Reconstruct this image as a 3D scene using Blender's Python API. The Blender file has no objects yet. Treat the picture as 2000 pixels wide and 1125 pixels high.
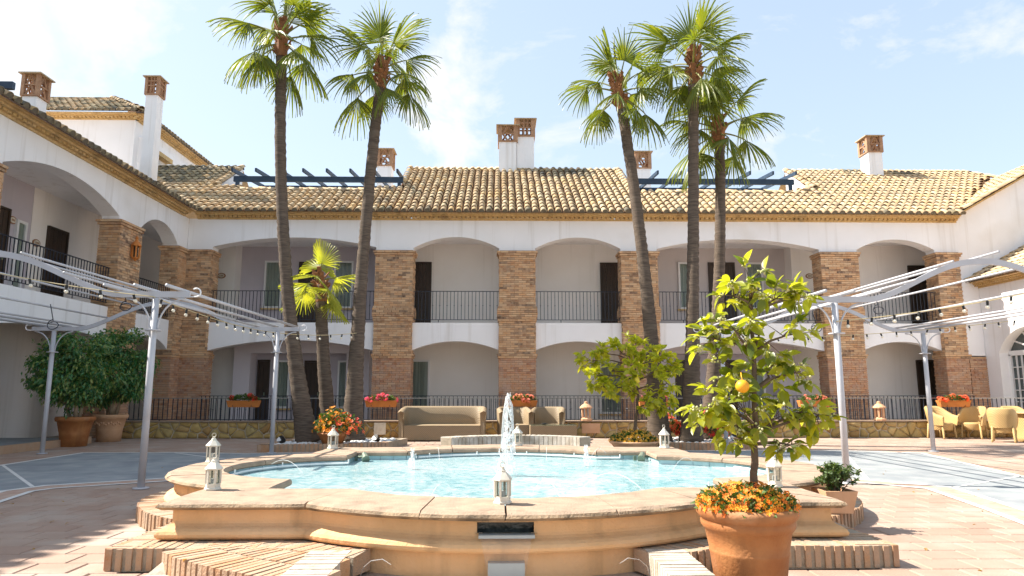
import bpy, math, random
import numpy as np
from mathutils import Vector, Matrix, Euler
R = math.radians
PI = math.pi
random.seed(11)
S = bpy.context.scene
COL = S.collection

# ------------------------------------------------------------------ camera
cam = bpy.data.objects.new('camera', bpy.data.cameras.new('camera'))
COL.objects.link(cam)
cam.location = (0, 0, 1.25)
cam.rotation_euler = (R(90 + 8.66), 0, R(-1.1))
cam.data.sensor_width = 36
cam.data.lens = 24.0
cam.data.clip_start = 0.05
cam.data.clip_end = 2000
S.camera = cam

# ------------------------------------------------------------------ sky, sun, exposure
SUN_EL, SUN_AZ = 47.0, 11.0           # the sun stands to the left, slightly behind the arcade
w = bpy.data.worlds.new('World')
S.world = w
w.use_nodes = True
nt = w.node_tree
nt.nodes.clear()
N = nt.nodes.new
out = N('ShaderNodeOutputWorld'); bg = N('ShaderNodeBackground'); sky = N('ShaderNodeTexSky')
sky.sky_type = 'NISHITA'
sky.sun_disc = False
sky.sun_elevation = R(SUN_EL)
sky.sun_rotation = R(-(90 - SUN_AZ))
sky.altitude = 0
sky.air_density = 1.0
sky.dust_density = 0.9
sky.ozone_density = 1.4
# gamma and a colour tint even out the clear-sky gradient
gmm = N('ShaderNodeGamma'); gmm.inputs[1].default_value = 0.4
sky_tint = N('ShaderNodeMix'); sky_tint.data_type = 'RGBA'; sky_tint.blend_type = 'MULTIPLY'; sky_tint.inputs[0].default_value = 1.0; sky_tint.inputs[7].default_value = (0.64, 0.675, 0.71, 1)
tc = N('ShaderNodeTexCoord'); mp = N('ShaderNodeMapping'); mp.inputs['Scale'].default_value = (1.0, 1.0, 1.9)
nz = N('ShaderNodeTexNoise'); nz.inputs['Scale'].default_value = 5.0; nz.inputs['Detail'].default_value = 9; nz.inputs['Roughness'].default_value = 0.62; nz.inputs['Distortion'].default_value = 0.4
L = nt.links.new
L(sky.outputs[0], gmm.inputs[0]); L(gmm.outputs[0], sky_tint.inputs[6])
L(tc.outputs['Generated'], mp.inputs['Vector']); L(mp.outputs[0], nz.inputs['Vector'])
acc = nz.outputs[0]
for d, r0, r1, k in (((-0.518, 0.749, 0.411), 7.5, 1.5, 0.16), ((-0.45, 0.77, 0.45), 4.0, 1.0, 0.07), ((-0.089, 0.916, 0.391), 4.0, 0.6, 0.14), ((-0.05, 0.94, 0.335), 4.0, 1.0, 0.07), ((0.5, 0.72, 0.5), 9.0, 3.0, 0.02)):
    dt = N('ShaderNodeVectorMath'); dt.operation = 'DOT_PRODUCT'; dt.inputs[1].default_value = Vector(d).normalized()
    mr = N('ShaderNodeMapRange'); mr.interpolation_type = 'SMOOTHSTEP'
    mr.inputs[1].default_value = math.cos(R(r0)); mr.inputs[2].default_value = math.cos(R(r1)); mr.inputs[3].default_value = 0; mr.inputs[4].default_value = k
    ad = N('ShaderNodeMath'); ad.operation = 'ADD'
    L(tc.outputs['Generated'], dt.inputs[0]); L(dt.outputs['Value'], mr.inputs[0]); L(acc, ad.inputs[0]); L(mr.outputs[0], ad.inputs[1]); acc = ad.outputs[0]
rp = N('ShaderNodeValToRGB')
rp.color_ramp.elements[0].position = 0.56; rp.color_ramp.elements[0].color = (0, 0, 0, 1)
rp.color_ramp.elements[1].position = 0.76; rp.color_ramp.elements[1].color = (0.9, 0.9, 0.9, 1)
mx = N('ShaderNodeMix'); mx.data_type = 'RGBA'; mx.inputs[7].default_value = (1.26, 1.24, 1.20, 1)
L(acc, rp.inputs[0]); L(rp.outputs[0], mx.inputs[0]); L(sky_tint.outputs[2], mx.inputs[6])
L(mx.outputs[2], bg.inputs[0]); L(bg.outputs[0], out.inputs[0])
bg.inputs[1].default_value = 0.15

sd = bpy.data.lights.new('sun', 'SUN')
sun = bpy.data.objects.new('sun', sd)
COL.objects.link(sun)
sd.energy = 2.0
sd.angle = R(0.5)
sd.color = (1.0, 0.935, 0.835)
ce = math.cos(R(SUN_EL))
sdir = Vector((math.cos(R(SUN_AZ)) * ce, -math.sin(R(SUN_AZ)) * ce, -math.sin(R(SUN_EL))))
sun.rotation_euler = sdir.to_track_quat('-Z', 'Y').to_euler()
sun.location = (-30, 10, 40)

S.view_settings.view_transform = 'Standard'
S.view_settings.look = 'None'
S.view_settings.exposure = 2.58
S.view_settings.gamma = 1.0
S.view_settings.use_curve_mapping = False
S.cycles.max_bounces = 8
S.cycles.diffuse_bounces = 5
S.cycles.transparent_max_bounces = 12
S.cycles.use_denoising = True

# ------------------------------------------------------------------ materials
MATS = {}

def mat(name, c, c2=None, sc=3.0, rough=0.8, bump=0.0, bsc=40.0, isl=None, metal=0.0, spec=0.4, stain=None, ssc=0.7, trans=0.0, lo=0.35, hi=0.65, coat=0.0, slo=0.55, shi=0.75, smax=0.7, stretch=None, streak=None):
    """c..c2 by noise; isl: colours picked per piece; stain: wear of its own shape; trans: share of light let through (leaves)"""
    m = bpy.data.materials.new(name)
    m.use_nodes = True
    n = m.node_tree.nodes; l = m.node_tree.links.new
    b = n['Principled BSDF']
    b.inputs['Roughness'].default_value = rough
    b.inputs['Metallic'].default_value = metal
    b.inputs['Specular IOR Level'].default_value = spec
    b.inputs['Coat Weight'].default_value = coat
    geo = n.new('ShaderNodeNewGeometry')
    pos = geo.outputs['Position']
    if stretch:
        mpn = n.new('ShaderNodeMapping'); mpn.inputs['Scale'].default_value = stretch
        l(pos, mpn.inputs[0]); pos = mpn.outputs[0]
    def noise(scale, detail=5):
        t = n.new('ShaderNodeTexNoise'); t.inputs['Scale'].default_value = scale; t.inputs['Detail'].default_value = detail
        l(pos, t.inputs['Vector']); return t.outputs[0]
    def rng(x, a, bb, o0=0.0, o1=1.0):
        t = n.new('ShaderNodeMapRange'); t.inputs[1].default_value = a; t.inputs[2].default_value = bb
        t.inputs[3].default_value = o0; t.inputs[4].default_value = o1; l(x, t.inputs[0]); return t.outputs[0]
    def mix(f, a, bb, mode='MIX'):
        t = n.new('ShaderNodeMix'); t.data_type = 'RGBA'; t.blend_type = mode
        if isinstance(f, float): t.inputs[0].default_value = f
        else: l(f, t.inputs[0])
        for s, v in ((6, a), (7, bb)):
            if isinstance(v, tuple): t.inputs[s].default_value = (*v, 1)
            else: l(v, t.inputs[s])
        return t.outputs[2]
    col = None
    if isl:
        oi = n.new('ShaderNodeObjectInfo')
        ad = n.new('ShaderNodeMath'); ad.operation = 'ADD'
        l(geo.outputs['Random Per Island'], ad.inputs[0]); l(oi.outputs['Random'], ad.inputs[1])
        fr = n.new('ShaderNodeMath'); fr.operation = 'FRACT'; l(ad.outputs[0], fr.inputs[0])
        cr = n.new('ShaderNodeValToRGB')
        e = cr.color_ramp.elements
        e[0].position = 0; e[0].color = (*isl[0], 1)
        e[1].position = 1.0; e[1].color = (*isl[-1], 1)
        for i, cc in enumerate(isl[1:-1], 1):
            x = e.new(i / (len(isl) - 1)); x.color = (*cc, 1)
        l(fr.outputs[0], cr.inputs[0])
        col = cr.outputs[0]
        if c2:
            col = mix(rng(noise(sc), lo, hi, 0.0, 0.6), col, c2)
    elif c2:
        col = mix(rng(noise(sc), lo, hi), c, c2)
    if stain:
        base = col if col is not None else c
        col = mix(rng(noise(ssc, 8), slo, shi, 0.0, smax), base, stain)
    if streak:                                     # rain streaks running down the wall
        m2 = n.new('ShaderNodeMapping'); m2.inputs['Scale'].default_value = (5.0, 5.0, 0.22); l(geo.outputs['Position'], m2.inputs[0])
        t2 = n.new('ShaderNodeTexNoise'); t2.inputs['Scale'].default_value = 1.0; t2.inputs['Detail'].default_value = 6; l(m2.outputs[0], t2.inputs['Vector'])
        col = mix(rng(t2.outputs[0], .56, .74, 0.0, streak[3]), col if col is not None else c, streak[:3])
    if col is None:
        b.inputs['Base Color'].default_value = (*c, 1)
    else:
        l(col, b.inputs['Base Color'])
    if bump:
        bp = n.new('ShaderNodeBump'); bp.inputs['Strength'].default_value = bump; bp.inputs['Distance'].default_value = 0.02
        l(noise(bsc, 4), bp.inputs['Height']); l(bp.outputs[0], b.inputs['Normal'])
    if trans:
        tr = n.new('ShaderNodeBsdfTranslucent')
        if col is None:
            tr.inputs[0].default_value = (min(1, c[0] * 1.5), min(1, c[1] * 1.4), c[2] * 0.6, 1)
        else:
            l(mix(1.0, col, (2.3, 2.1, 0.7), 'MULTIPLY'), tr.inputs[0])
        ms = n.new('ShaderNodeMixShader'); ms.inputs[0].default_value = trans
        l(b.outputs[0], ms.inputs[1]); l(tr.outputs[0], ms.inputs[2])
        l(ms.outputs[0], n['Material Output'].inputs[0])
    MATS[name] = m
    return m

M_white = mat('white_render', (0.90, 0.885, 0.885), (0.86, 0.845, 0.84), 1.2, 0.9, 0.12, 14, streak=(0.56, 0.51, 0.45, 0.42), stain=(0.62, 0.56, 0.48), ssc=0.5, slo=0.58, shi=0.8, smax=0.4)
M_white_bounce = mat('bounce_tinted_white_render', (0.90, 0.855, 0.81), (0.86, 0.81, 0.76), 1.0, 0.9, 0.15, 30, streak=(0.60, 0.55, 0.48, 0.32))  # white of the galleries, with warm bounced light put into its colour
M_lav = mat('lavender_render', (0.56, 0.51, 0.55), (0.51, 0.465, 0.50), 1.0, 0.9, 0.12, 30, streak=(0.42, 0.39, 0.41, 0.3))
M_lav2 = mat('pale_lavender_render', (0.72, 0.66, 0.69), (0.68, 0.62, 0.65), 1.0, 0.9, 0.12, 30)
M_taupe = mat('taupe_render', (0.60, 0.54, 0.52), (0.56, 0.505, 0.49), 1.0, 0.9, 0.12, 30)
M_beige = mat('beige_render', (0.60, 0.50, 0.36), (0.54, 0.45, 0.33), 1.0, 0.9, 0.12, 30)
BR = [(0.60, 0.325, 0.155), (0.68, 0.415, 0.225), (0.52, 0.26, 0.115), (0.71, 0.485, 0.29), (0.60, 0.33, 0.165), (0.32, 0.165, 0.09), (0.63, 0.37, 0.19), (0.14, 0.085, 0.06), (0.60, 0.36, 0.19)]
M_brick = mat('pillar_brick', (0.5, 0.3, 0.15), (0.60, 0.43, 0.28), 9, 0.9, 0.35, 55, isl=BR, stain=(0.14, 0.10, 0.08), ssc=1.6, slo=0.62, shi=0.8, smax=0.6)
M_brick2 = mat('weathered_pillar_brick', (0.4, 0.2, 0.12), (0.48, 0.36, 0.28), 9, 0.9, 0.35, 55, isl=[(0.52, 0.25, 0.125), (0.58, 0.32, 0.17), (0.46, 0.20, 0.10), (0.60, 0.37, 0.22), (0.34, 0.15, 0.085), (0.54, 0.28, 0.145)], stain=(0.55, 0.5, 0.46), ssc=1.1, slo=0.62, shi=0.82, smax=0.5)
M_mort = mat('mortar', (0.38, 0.25, 0.15), (0.30, 0.19, 0.11), 12, 0.95, 0.3, 60)
M_tile = mat('roof_tile', (0.6, 0.45, 0.3), (0.42, 0.34, 0.22), 7, 0.85, 0.25, 50,
             isl=[(0.62, 0.44, 0.25), (0.72, 0.57, 0.36), (0.56, 0.37, 0.20), (0.66, 0.49, 0.29), (0.48, 0.34, 0.20), (0.70, 0.45, 0.20), (0.60, 0.43, 0.27), (0.40, 0.29, 0.18)],
             stain=(0.16, 0.14, 0.11), ssc=0.9, slo=0.62, shi=0.76, smax=0.7)
M_tilem = mat('mossy_roof_tile', (0.4, 0.3, 0.2), (0.14, 0.13, 0.10), 2.2, 0.9, 0.25, 50, lo=0.4, hi=0.6,
              isl=[(0.40, 0.32, 0.19), (0.52, 0.41, 0.25), (0.18, 0.16, 0.12), (0.42, 0.30, 0.15), (0.10, 0.10, 0.09), (0.48, 0.38, 0.2)])
M_pan = mat('roof_channel', (0.20, 0.095, 0.045), (0.13, 0.07, 0.035), 4, 0.9, 0.3, 40)
M_tend = mat('tile_end_mortar', (0.20, 0.17, 0.12), (0.13, 0.11, 0.08), 8, 0.95, 0.3, 40)
M_corn = mat('cornice_brick', (0.5, 0.3, 0.1), (0.44, 0.27, 0.10), 16, 0.9, 0.3, 50, isl=[(0.70, 0.49, 0.23), (0.64, 0.43, 0.18), (0.74, 0.55, 0.30), (0.54, 0.34, 0.14)], stain=(0.2, 0.13, 0.06), ssc=2.5)
M_terra = mat('terracotta', (0.43, 0.18, 0.06), (0.32, 0.115, 0.035), 4, 0.7, 0.25, 50, streak=(0.17, 0.075, 0.03, 0.5), stain=(0.50, 0.30, 0.17), ssc=3.0, slo=0.55, shi=0.8, smax=0.6)
M_terra2 = mat('pale_terracotta', (0.66, 0.40, 0.24), (0.58, 0.33, 0.18), 5, 0.8, 0.15, 60)
M_terra3 = mat('orange_terracotta', (0.60, 0.22, 0.05), (0.50, 0.17, 0.04), 6, 0.75, 0.1, 60)
M_wood = mat('dark_wood', (0.035, 0.022, 0.015), (0.055, 0.033, 0.02), 3, 0.5, 0.2, 20, stretch=(8, 8, 0.6))
M_iron = mat('wrought_iron', (0.030, 0.036, 0.050), None, rough=0.45, metal=0.3)
M_ironl = mat('grey_iron', (0.30, 0.29, 0.27), None, rough=0.4, metal=0.5)
M_blue = mat('blue_black_timber', (0.020, 0.040, 0.075), (0.03, 0.055, 0.09), 6, 0.5, 0.1, 30)
M_steel = mat('grey_painted_steel', (0.50, 0.50, 0.525), (0.45, 0.45, 0.47), 4, 0.4, 0.05, 50, spec=0.5, stain=(0.30, 0.24, 0.20), ssc=3.0, slo=0.62, shi=0.8, smax=0.5)
M_frame = mat('white_frame', (0.78, 0.77, 0.76), None, rough=0.4)
M_curt = mat('curtain', (0.62, 0.63, 0.54), (0.40, 0.43, 0.37), 1.5, 0.9, stretch=(14, 14, 0.3))
M_glass = mat('window_glass', (0.05, 0.07, 0.07), None, rough=0.04, spec=1.0)
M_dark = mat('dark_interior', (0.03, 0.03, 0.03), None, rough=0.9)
M_plas = mat('peach_render', (0.76, 0.475, 0.25), (0.68, 0.405, 0.195), 2.5, 0.85, 0.4, 34, streak=(0.36, 0.22, 0.11, 0.55), stain=(0.64, 0.43, 0.27), ssc=1.8, slo=0.5, shi=0.8, smax=0.6)
M_cope = mat('worn_coping_stone', (0.40, 0.285, 0.20), (0.31, 0.225, 0.16), 7, 0.9, 0.45, 60, stain=(0.19, 0.14, 0.095), ssc=5, slo=0.54, shi=0.72, smax=0.7)
M_copee = mat('mossy_coping_edge', (0.40, 0.285, 0.18), (0.27, 0.19, 0.12), 6, 0.95, 0.7, 50, stain=(0.10, 0.075, 0.05), ssc=5, slo=0.48, shi=0.66, smax=0.85)
M_step = mat('step_brick', (0.6, 0.35, 0.18), (0.46, 0.32, 0.22), 9, 0.9, 0.5, 60, isl=[(0.46, 0.23, 0.10), (0.46, 0.30, 0.19), (0.40, 0.18, 0.075), (0.45, 0.32, 0.22), (0.44, 0.25, 0.13)], stain=(0.34, 0.28, 0.21), ssc=5)
M_stepw = mat('limescale_brick', (0.6, 0.5, 0.4), (0.66, 0.62, 0.55), 7, 0.9, 0.4, 60, isl=[(0.40, 0.35, 0.27), (0.34, 0.28, 0.21), (0.44, 0.39, 0.32)], stain=(0.26, 0.22, 0.17), ssc=4)
M_mort2 = mat('step_mortar', (0.40, 0.325, 0.24), (0.31, 0.25, 0.18), 14, 0.95, 0.5, 70)
M_pool = mat('pool_tile', (0.50, 0.68, 0.70), (0.44, 0.62, 0.65), 3, 0.25, stain=(0.36, 0.48, 0.46), ssc=4)
M_pave = mat('terracotta_paver', (0.5, 0.3, 0.2), (0.31, 0.205, 0.15), 3.5, 0.85, 0.3, 60,
             isl=[(0.37, 0.265, 0.205), (0.345, 0.23, 0.17), (0.395, 0.295, 0.23), (0.36, 0.25, 0.19), (0.385, 0.285, 0.22), (0.33, 0.21, 0.155)], stain=(0.43, 0.37, 0.31), ssc=1.3, slo=0.5, shi=0.75, smax=0.7)
M_grout = mat('grout', (0.40, 0.33, 0.27), (0.32, 0.26, 0.21), 8, 0.95, 0.3, 60)
M_slate = mat('grey_slate_paving', (0.25, 0.27, 0.275), (0.33, 0.335, 0.33), 2.6, 0.8, 0.3, 30, stain=(0.19, 0.205, 0.22), ssc=1.6, slo=0.46, shi=0.66, smax=0.75, lo=0.40, hi=0.68)
M_marb = mat('white_marble_strip', (0.72, 0.70, 0.66), (0.62, 0.60, 0.56), 4, 0.7)
M_redb = mat('red_edging_brick', (0.42, 0.26, 0.19), (0.5, 0.36, 0.28), 6, 0.9, 0.3, 50)
M_stone = mat('ochre_stone', (0.4, 0.28, 0.1), (0.34, 0.23, 0.09), 5, 0.85, 0.9, 14, isl=[(0.48, 0.32, 0.10), (0.56, 0.40, 0.15), (0.40, 0.26, 0.08), (0.50, 0.37, 0.15), (0.36, 0.19, 0.06), (0.58, 0.43, 0.19), (0.42, 0.33, 0.14)], stain=(0.20, 0.14, 0.06), ssc=6, slo=0.6, shi=0.75, smax=0.6)
M_stonem = mat('stone_wall_mortar', (0.60, 0.52, 0.38), (0.52, 0.44, 0.31), 8, 0.95, 0.4, 50)
M_trunk = mat('palm_bark', (0.16, 0.118, 0.086), (0.085, 0.062, 0.046), 9, 0.95, 0.7, 45, stretch=(0.6, 0.6, 5.0), stain=(0.20, 0.16, 0.12), ssc=3)
M_boot = mat('palm_leaf_base', (0.30, 0.13, 0.05), (0.20, 0.085, 0.035), 8, 0.9, 0.5, 30)
M_frond = mat('palm_frond', (0.085, 0.13, 0.018), (0.12, 0.165, 0.02), 2.2, 0.45, trans=0.35, isl=[(0.06, 0.095, 0.014), (0.11, 0.14, 0.016), (0.17, 0.18, 0.02), (0.07, 0.105, 0.015)], spec=0.5)
M_frondy = mat('young_palm_frond', (0.34, 0.36, 0.06), (0.24, 0.28, 0.05), 3, 0.5, trans=0.4)
M_dry = mat('dry_frond', (0.36, 0.22, 0.07), (0.28, 0.17, 0.06), 6, 0.8, trans=0.2)
M_stalk = mat('frond_stalk', (0.20, 0.20, 0.04), None, rough=0.5)
M_leaf = mat('citrus_leaf', (0.1, 0.15, 0.02), None, 4, 0.35, isl=[(0.22, 0.26, 0.02), (0.32, 0.34, 0.03), (0.10, 0.15, 0.018), (0.40, 0.40, 0.05), (0.06, 0.10, 0.016), (0.26, 0.29, 0.02)], trans=0.5, spec=0.5)
M_leaf2 = mat('lemon_leaf', (0.2, 0.25, 0.02), None, 4, 0.42, isl=[(0.32, 0.36, 0.035), (0.44, 0.46, 0.05), (0.20, 0.26, 0.025), (0.50, 0.48, 0.07)], trans=0.5, spec=0.4)
M_ficus = mat('ficus_leaf', (0.03, 0.08, 0.02), None, 4, 0.35, isl=[(0.03, 0.14, 0.045), (0.06, 0.20, 0.055), (0.02, 0.09, 0.035), (0.20, 0.28, 0.06), (0.04, 0.16, 0.045), (0.34, 0.36, 0.11)], trans=0.2, spec=0.6)
M_bush = mat('bush_leaf', (0.06, 0.10, 0.03), None, 4, 0.5, isl=[(0.05, 0.09, 0.025), (0.09, 0.14, 0.04), (0.06, 0.10, 0.03), (0.12, 0.17, 0.06)], trans=0.2)
M_bark = mat('citrus_bark', (0.16, 0.11, 0.07), (0.11, 0.075, 0.05), 14, 0.9, 0.5, 60)
M_bark2 = mat('pale_bark', (0.36, 0.27, 0.18), (0.26, 0.19, 0.12), 10, 0.9, 0.4, 40)
M_green = mat('flower_foliage', (0.05, 0.10, 0.02), None, 4, 0.6, isl=[(0.04, 0.09, 0.02), (0.07, 0.13, 0.03), (0.10, 0.15, 0.03)], trans=0.2)
M_orng = mat('orange_petal', (0.8, 0.3, 0.02), None, 4, 0.6, isl=[(0.80, 0.26, 0.02), (0.85, 0.38, 0.03), (0.72, 0.14, 0.02), (0.88, 0.46, 0.05)], trans=0.25)
M_yelf = mat('yellow_petal', (0.8, 0.5, 0.03), None, 4, 0.6, isl=[(0.80, 0.46, 0.03), (0.75, 0.34, 0.03), (0.82, 0.58, 0.08)], trans=0.25)
M_red = mat('red_petal', (0.65, 0.02, 0.02), None, 4, 0.6, isl=[(0.62, 0.02, 0.02), (0.72, 0.05, 0.03), (0.5, 0.015, 0.02)], trans=0.2)
M_pink = mat('pink_petal', (0.75, 0.08, 0.2), None, 4, 0.6, isl=[(0.74, 0.06, 0.18), (0.80, 0.18, 0.30), (0.66, 0.04, 0.13)], trans=0.2)
M_salm = mat('salmon_petal', (0.8, 0.25, 0.18), None, 4, 0.6, isl=[(0.80, 0.24, 0.16), (0.84, 0.36, 0.25), (0.74, 0.16, 0.12)], trans=0.2)
M_coral = mat('coral_petal', (0.78, 0.12, 0.05), None, 4, 0.6, isl=[(0.78, 0.10, 0.05), (0.82, 0.24, 0.08), (0.70, 0.05, 0.04)], trans=0.2)
M_fruit = mat('orange_peel', (0.85, 0.40, 0.02), (0.80, 0.32, 0.015), 5, 0.45, 0.15, 180)
M_lemon = mat('lemon_peel', (0.80, 0.62, 0.06), None, rough=0.45)
M_lant = mat('cream_painted_metal', (0.70, 0.66, 0.56), (0.60, 0.55, 0.45), 12, 0.55, 0.1, 60)
M_pane = mat('lantern_glass', (0.45, 0.46, 0.40), None, rough=0.08, spec=0.8)
M_soil = mat('soil', (0.06, 0.04, 0.025), (0.09, 0.06, 0.04), 20, 0.95, 0.6, 60)
M_peb = mat('white_pebble', (0.74, 0.72, 0.70), None, rough=0.6, isl=[(0.78, 0.77, 0.75), (0.68, 0.66, 0.63), (0.74, 0.72, 0.70)])
M_black = mat('black_rubber', (0.02, 0.02, 0.02), None, rough=0.5)
M_bulb = mat('bulb_glass', (0.78, 0.72, 0.58), None, rough=0.08, spec=0.8)
M_cable = mat('cream_cable', (0.55, 0.45, 0.25), None, rough=0.6)
M_conc = mat('concrete', (0.52, 0.45, 0.36), (0.42, 0.36, 0.28), 6, 0.95, 0.4, 50)
M_niche = mat('dark_wet_metal', (0.012, 0.018, 0.016), (0.04, 0.05, 0.04), 9, 0.25, 0.4, 18, spec=0.7)
M_slab = mat('grey_stone_slab', (0.40, 0.43, 0.42), (0.33, 0.36, 0.35), 6, 0.5)
M_pipe = mat('white_pipe', (0.74, 0.76, 0.74), None, rough=0.4)
M_brz = mat('verdigris_bronze', (0.14, 0.19, 0.15), (0.24, 0.26, 0.18), 9, 0.5, metal=0.4)

def wicker(name, c, c2):
    m = bpy.data.materials.new(name); m.use_nodes = True
    n = m.node_tree.nodes; l = m.node_tree.links.new; b = n['Principled BSDF']; b.inputs['Roughness'].default_value = 0.6
    t = n.new('ShaderNodeTexCoord')
    w1 = n.new('ShaderNodeTexWave'); w1.wave_type = 'BANDS'; w1.bands_direction = 'Z'; w1.inputs['Scale'].default_value = 16.0; w1.inputs['Distortion'].default_value = 0.6
    w2 = n.new('ShaderNodeTexWave'); w2.wave_type = 'BANDS'; w2.bands_direction = 'DIAGONAL'; w2.inputs['Scale'].default_value = 13.0; w2.inputs['Distortion'].default_value = 0.6
    mu = n.new('ShaderNodeMath'); mu.operation = 'MULTIPLY'
    l(t.outputs['Object'], w1.inputs[0]); l(t.outputs['Object'], w2.inputs[0]); l(w1.outputs[1], mu.inputs[0]); l(w2.outputs[1], mu.inputs[1])
    mx = n.new('ShaderNodeMix'); mx.data_type = 'RGBA'; mx.inputs[6].default_value = (*c2, 1); mx.inputs[7].default_value = (*c, 1)
    l(mu.outputs[0], mx.inputs[0]); l(mx.outputs[2], b.inputs['Base Color'])
    bp = n.new('ShaderNodeBump'); bp.inputs['Strength'].default_value = 0.6; bp.inputs['Distance'].default_value = 0.01
    l(mu.outputs[0], bp.inputs['Height']); l(bp.outputs[0], b.inputs['Normal'])
    return m
M_wickb = wicker('brown_wicker', (0.40, 0.30, 0.18), (0.23, 0.165, 0.095))
M_wicky = wicker('honey_wicker', (0.66, 0.46, 0.21), (0.44, 0.28, 0.10))

def water_mat():
    m = bpy.data.materials.new('pool_water'); m.use_nodes = True
    n = m.node_tree.nodes; l = m.node_tree.links.new; b = n['Principled BSDF']
    g = n.new('ShaderNodeNewGeometry')
    mp = n.new('ShaderNodeMapping'); mp.inputs['Scale'].default_value = (1.0, 1.6, 1.0); l(g.outputs['Position'], mp.inputs[0])
    n1 = n.new('ShaderNodeTexNoise'); n1.inputs['Scale'].default_value = 9; n1.inputs['Detail'].default_value = 7; n1.inputs['Roughness'].default_value = 0.65; n1.inputs['Distortion'].default_value = 1.2; l(mp.outputs[0], n1.inputs['Vector'])
    cr = n.new('ShaderNodeValToRGB'); e = cr.color_ramp.elements
    e[0].position = 0.38; e[0].color = (0.14, 0.33, 0.36, 1)
    e[1].position = 0.60; e[1].color = (0.52, 0.58, 0.57, 1)
    x = e.new(0.48); x.color = (0.31, 0.46, 0.475, 1)
    n2 = n.new('ShaderNodeTexNoise'); n2.inputs['Scale'].default_value = 1.1; n2.inputs['Detail'].default_value = 3; l(g.outputs['Position'], n2.inputs['Vector'])
    ad = n.new('ShaderNodeMath'); ad.operation = 'MULTIPLY_ADD'; ad.inputs[1].default_value = 0.35; ad.inputs[2].default_value = -0.17; l(n2.outputs[0], ad.inputs[0])
    a2 = n.new('ShaderNodeMath'); a2.operation = 'ADD'; l(n1.outputs[0], a2.inputs[0]); l(ad.outputs[0], a2.inputs[1])
    l(a2.outputs[0], cr.inputs[0]); l(cr.outputs[0], b.inputs['Base Color'])
    b.inputs['Roughness'].default_value = 0.07; b.inputs['IOR'].default_value = 1.33
    bp = n.new('ShaderNodeBump'); bp.inputs['Strength'].default_value = 0.5; bp.inputs['Distance'].default_value = 0.05
    l(n1.outputs[0], bp.inputs['Height']); l(bp.outputs[0], b.inputs['Normal'])
    return m
M_water = water_mat()

def clear_water(name, alpha, white):
    m = bpy.data.materials.new(name); m.use_nodes = True
    n = m.node_tree.nodes; l = m.node_tree.links.new; b = n['Principled BSDF']
    b.inputs['Base Color'].default_value = (white, white, white, 1); b.inputs['Roughness'].default_value = 0.05
    tr = n.new('ShaderNodeBsdfTransparent'); ms = n.new('ShaderNodeMixShader'); ms.inputs[0].default_value = alpha
    l(tr.outputs[0], ms.inputs[1]); l(b.outputs[0], ms.inputs[2]); l(ms.outputs[0], n['Material Output'].inputs[0])
    return m
M_spray = clear_water('water_spray', 0.36, 0.95)
M_thin = clear_water('thin_water', 0.22, 0.95)
M_sheet = clear_water('water_sheet', 0.07, 0.8)

# ------------------------------------------------------------------ mesh helpers
LOCAL = set()          # names of things whose parts are written in the thing's own coordinates

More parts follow.
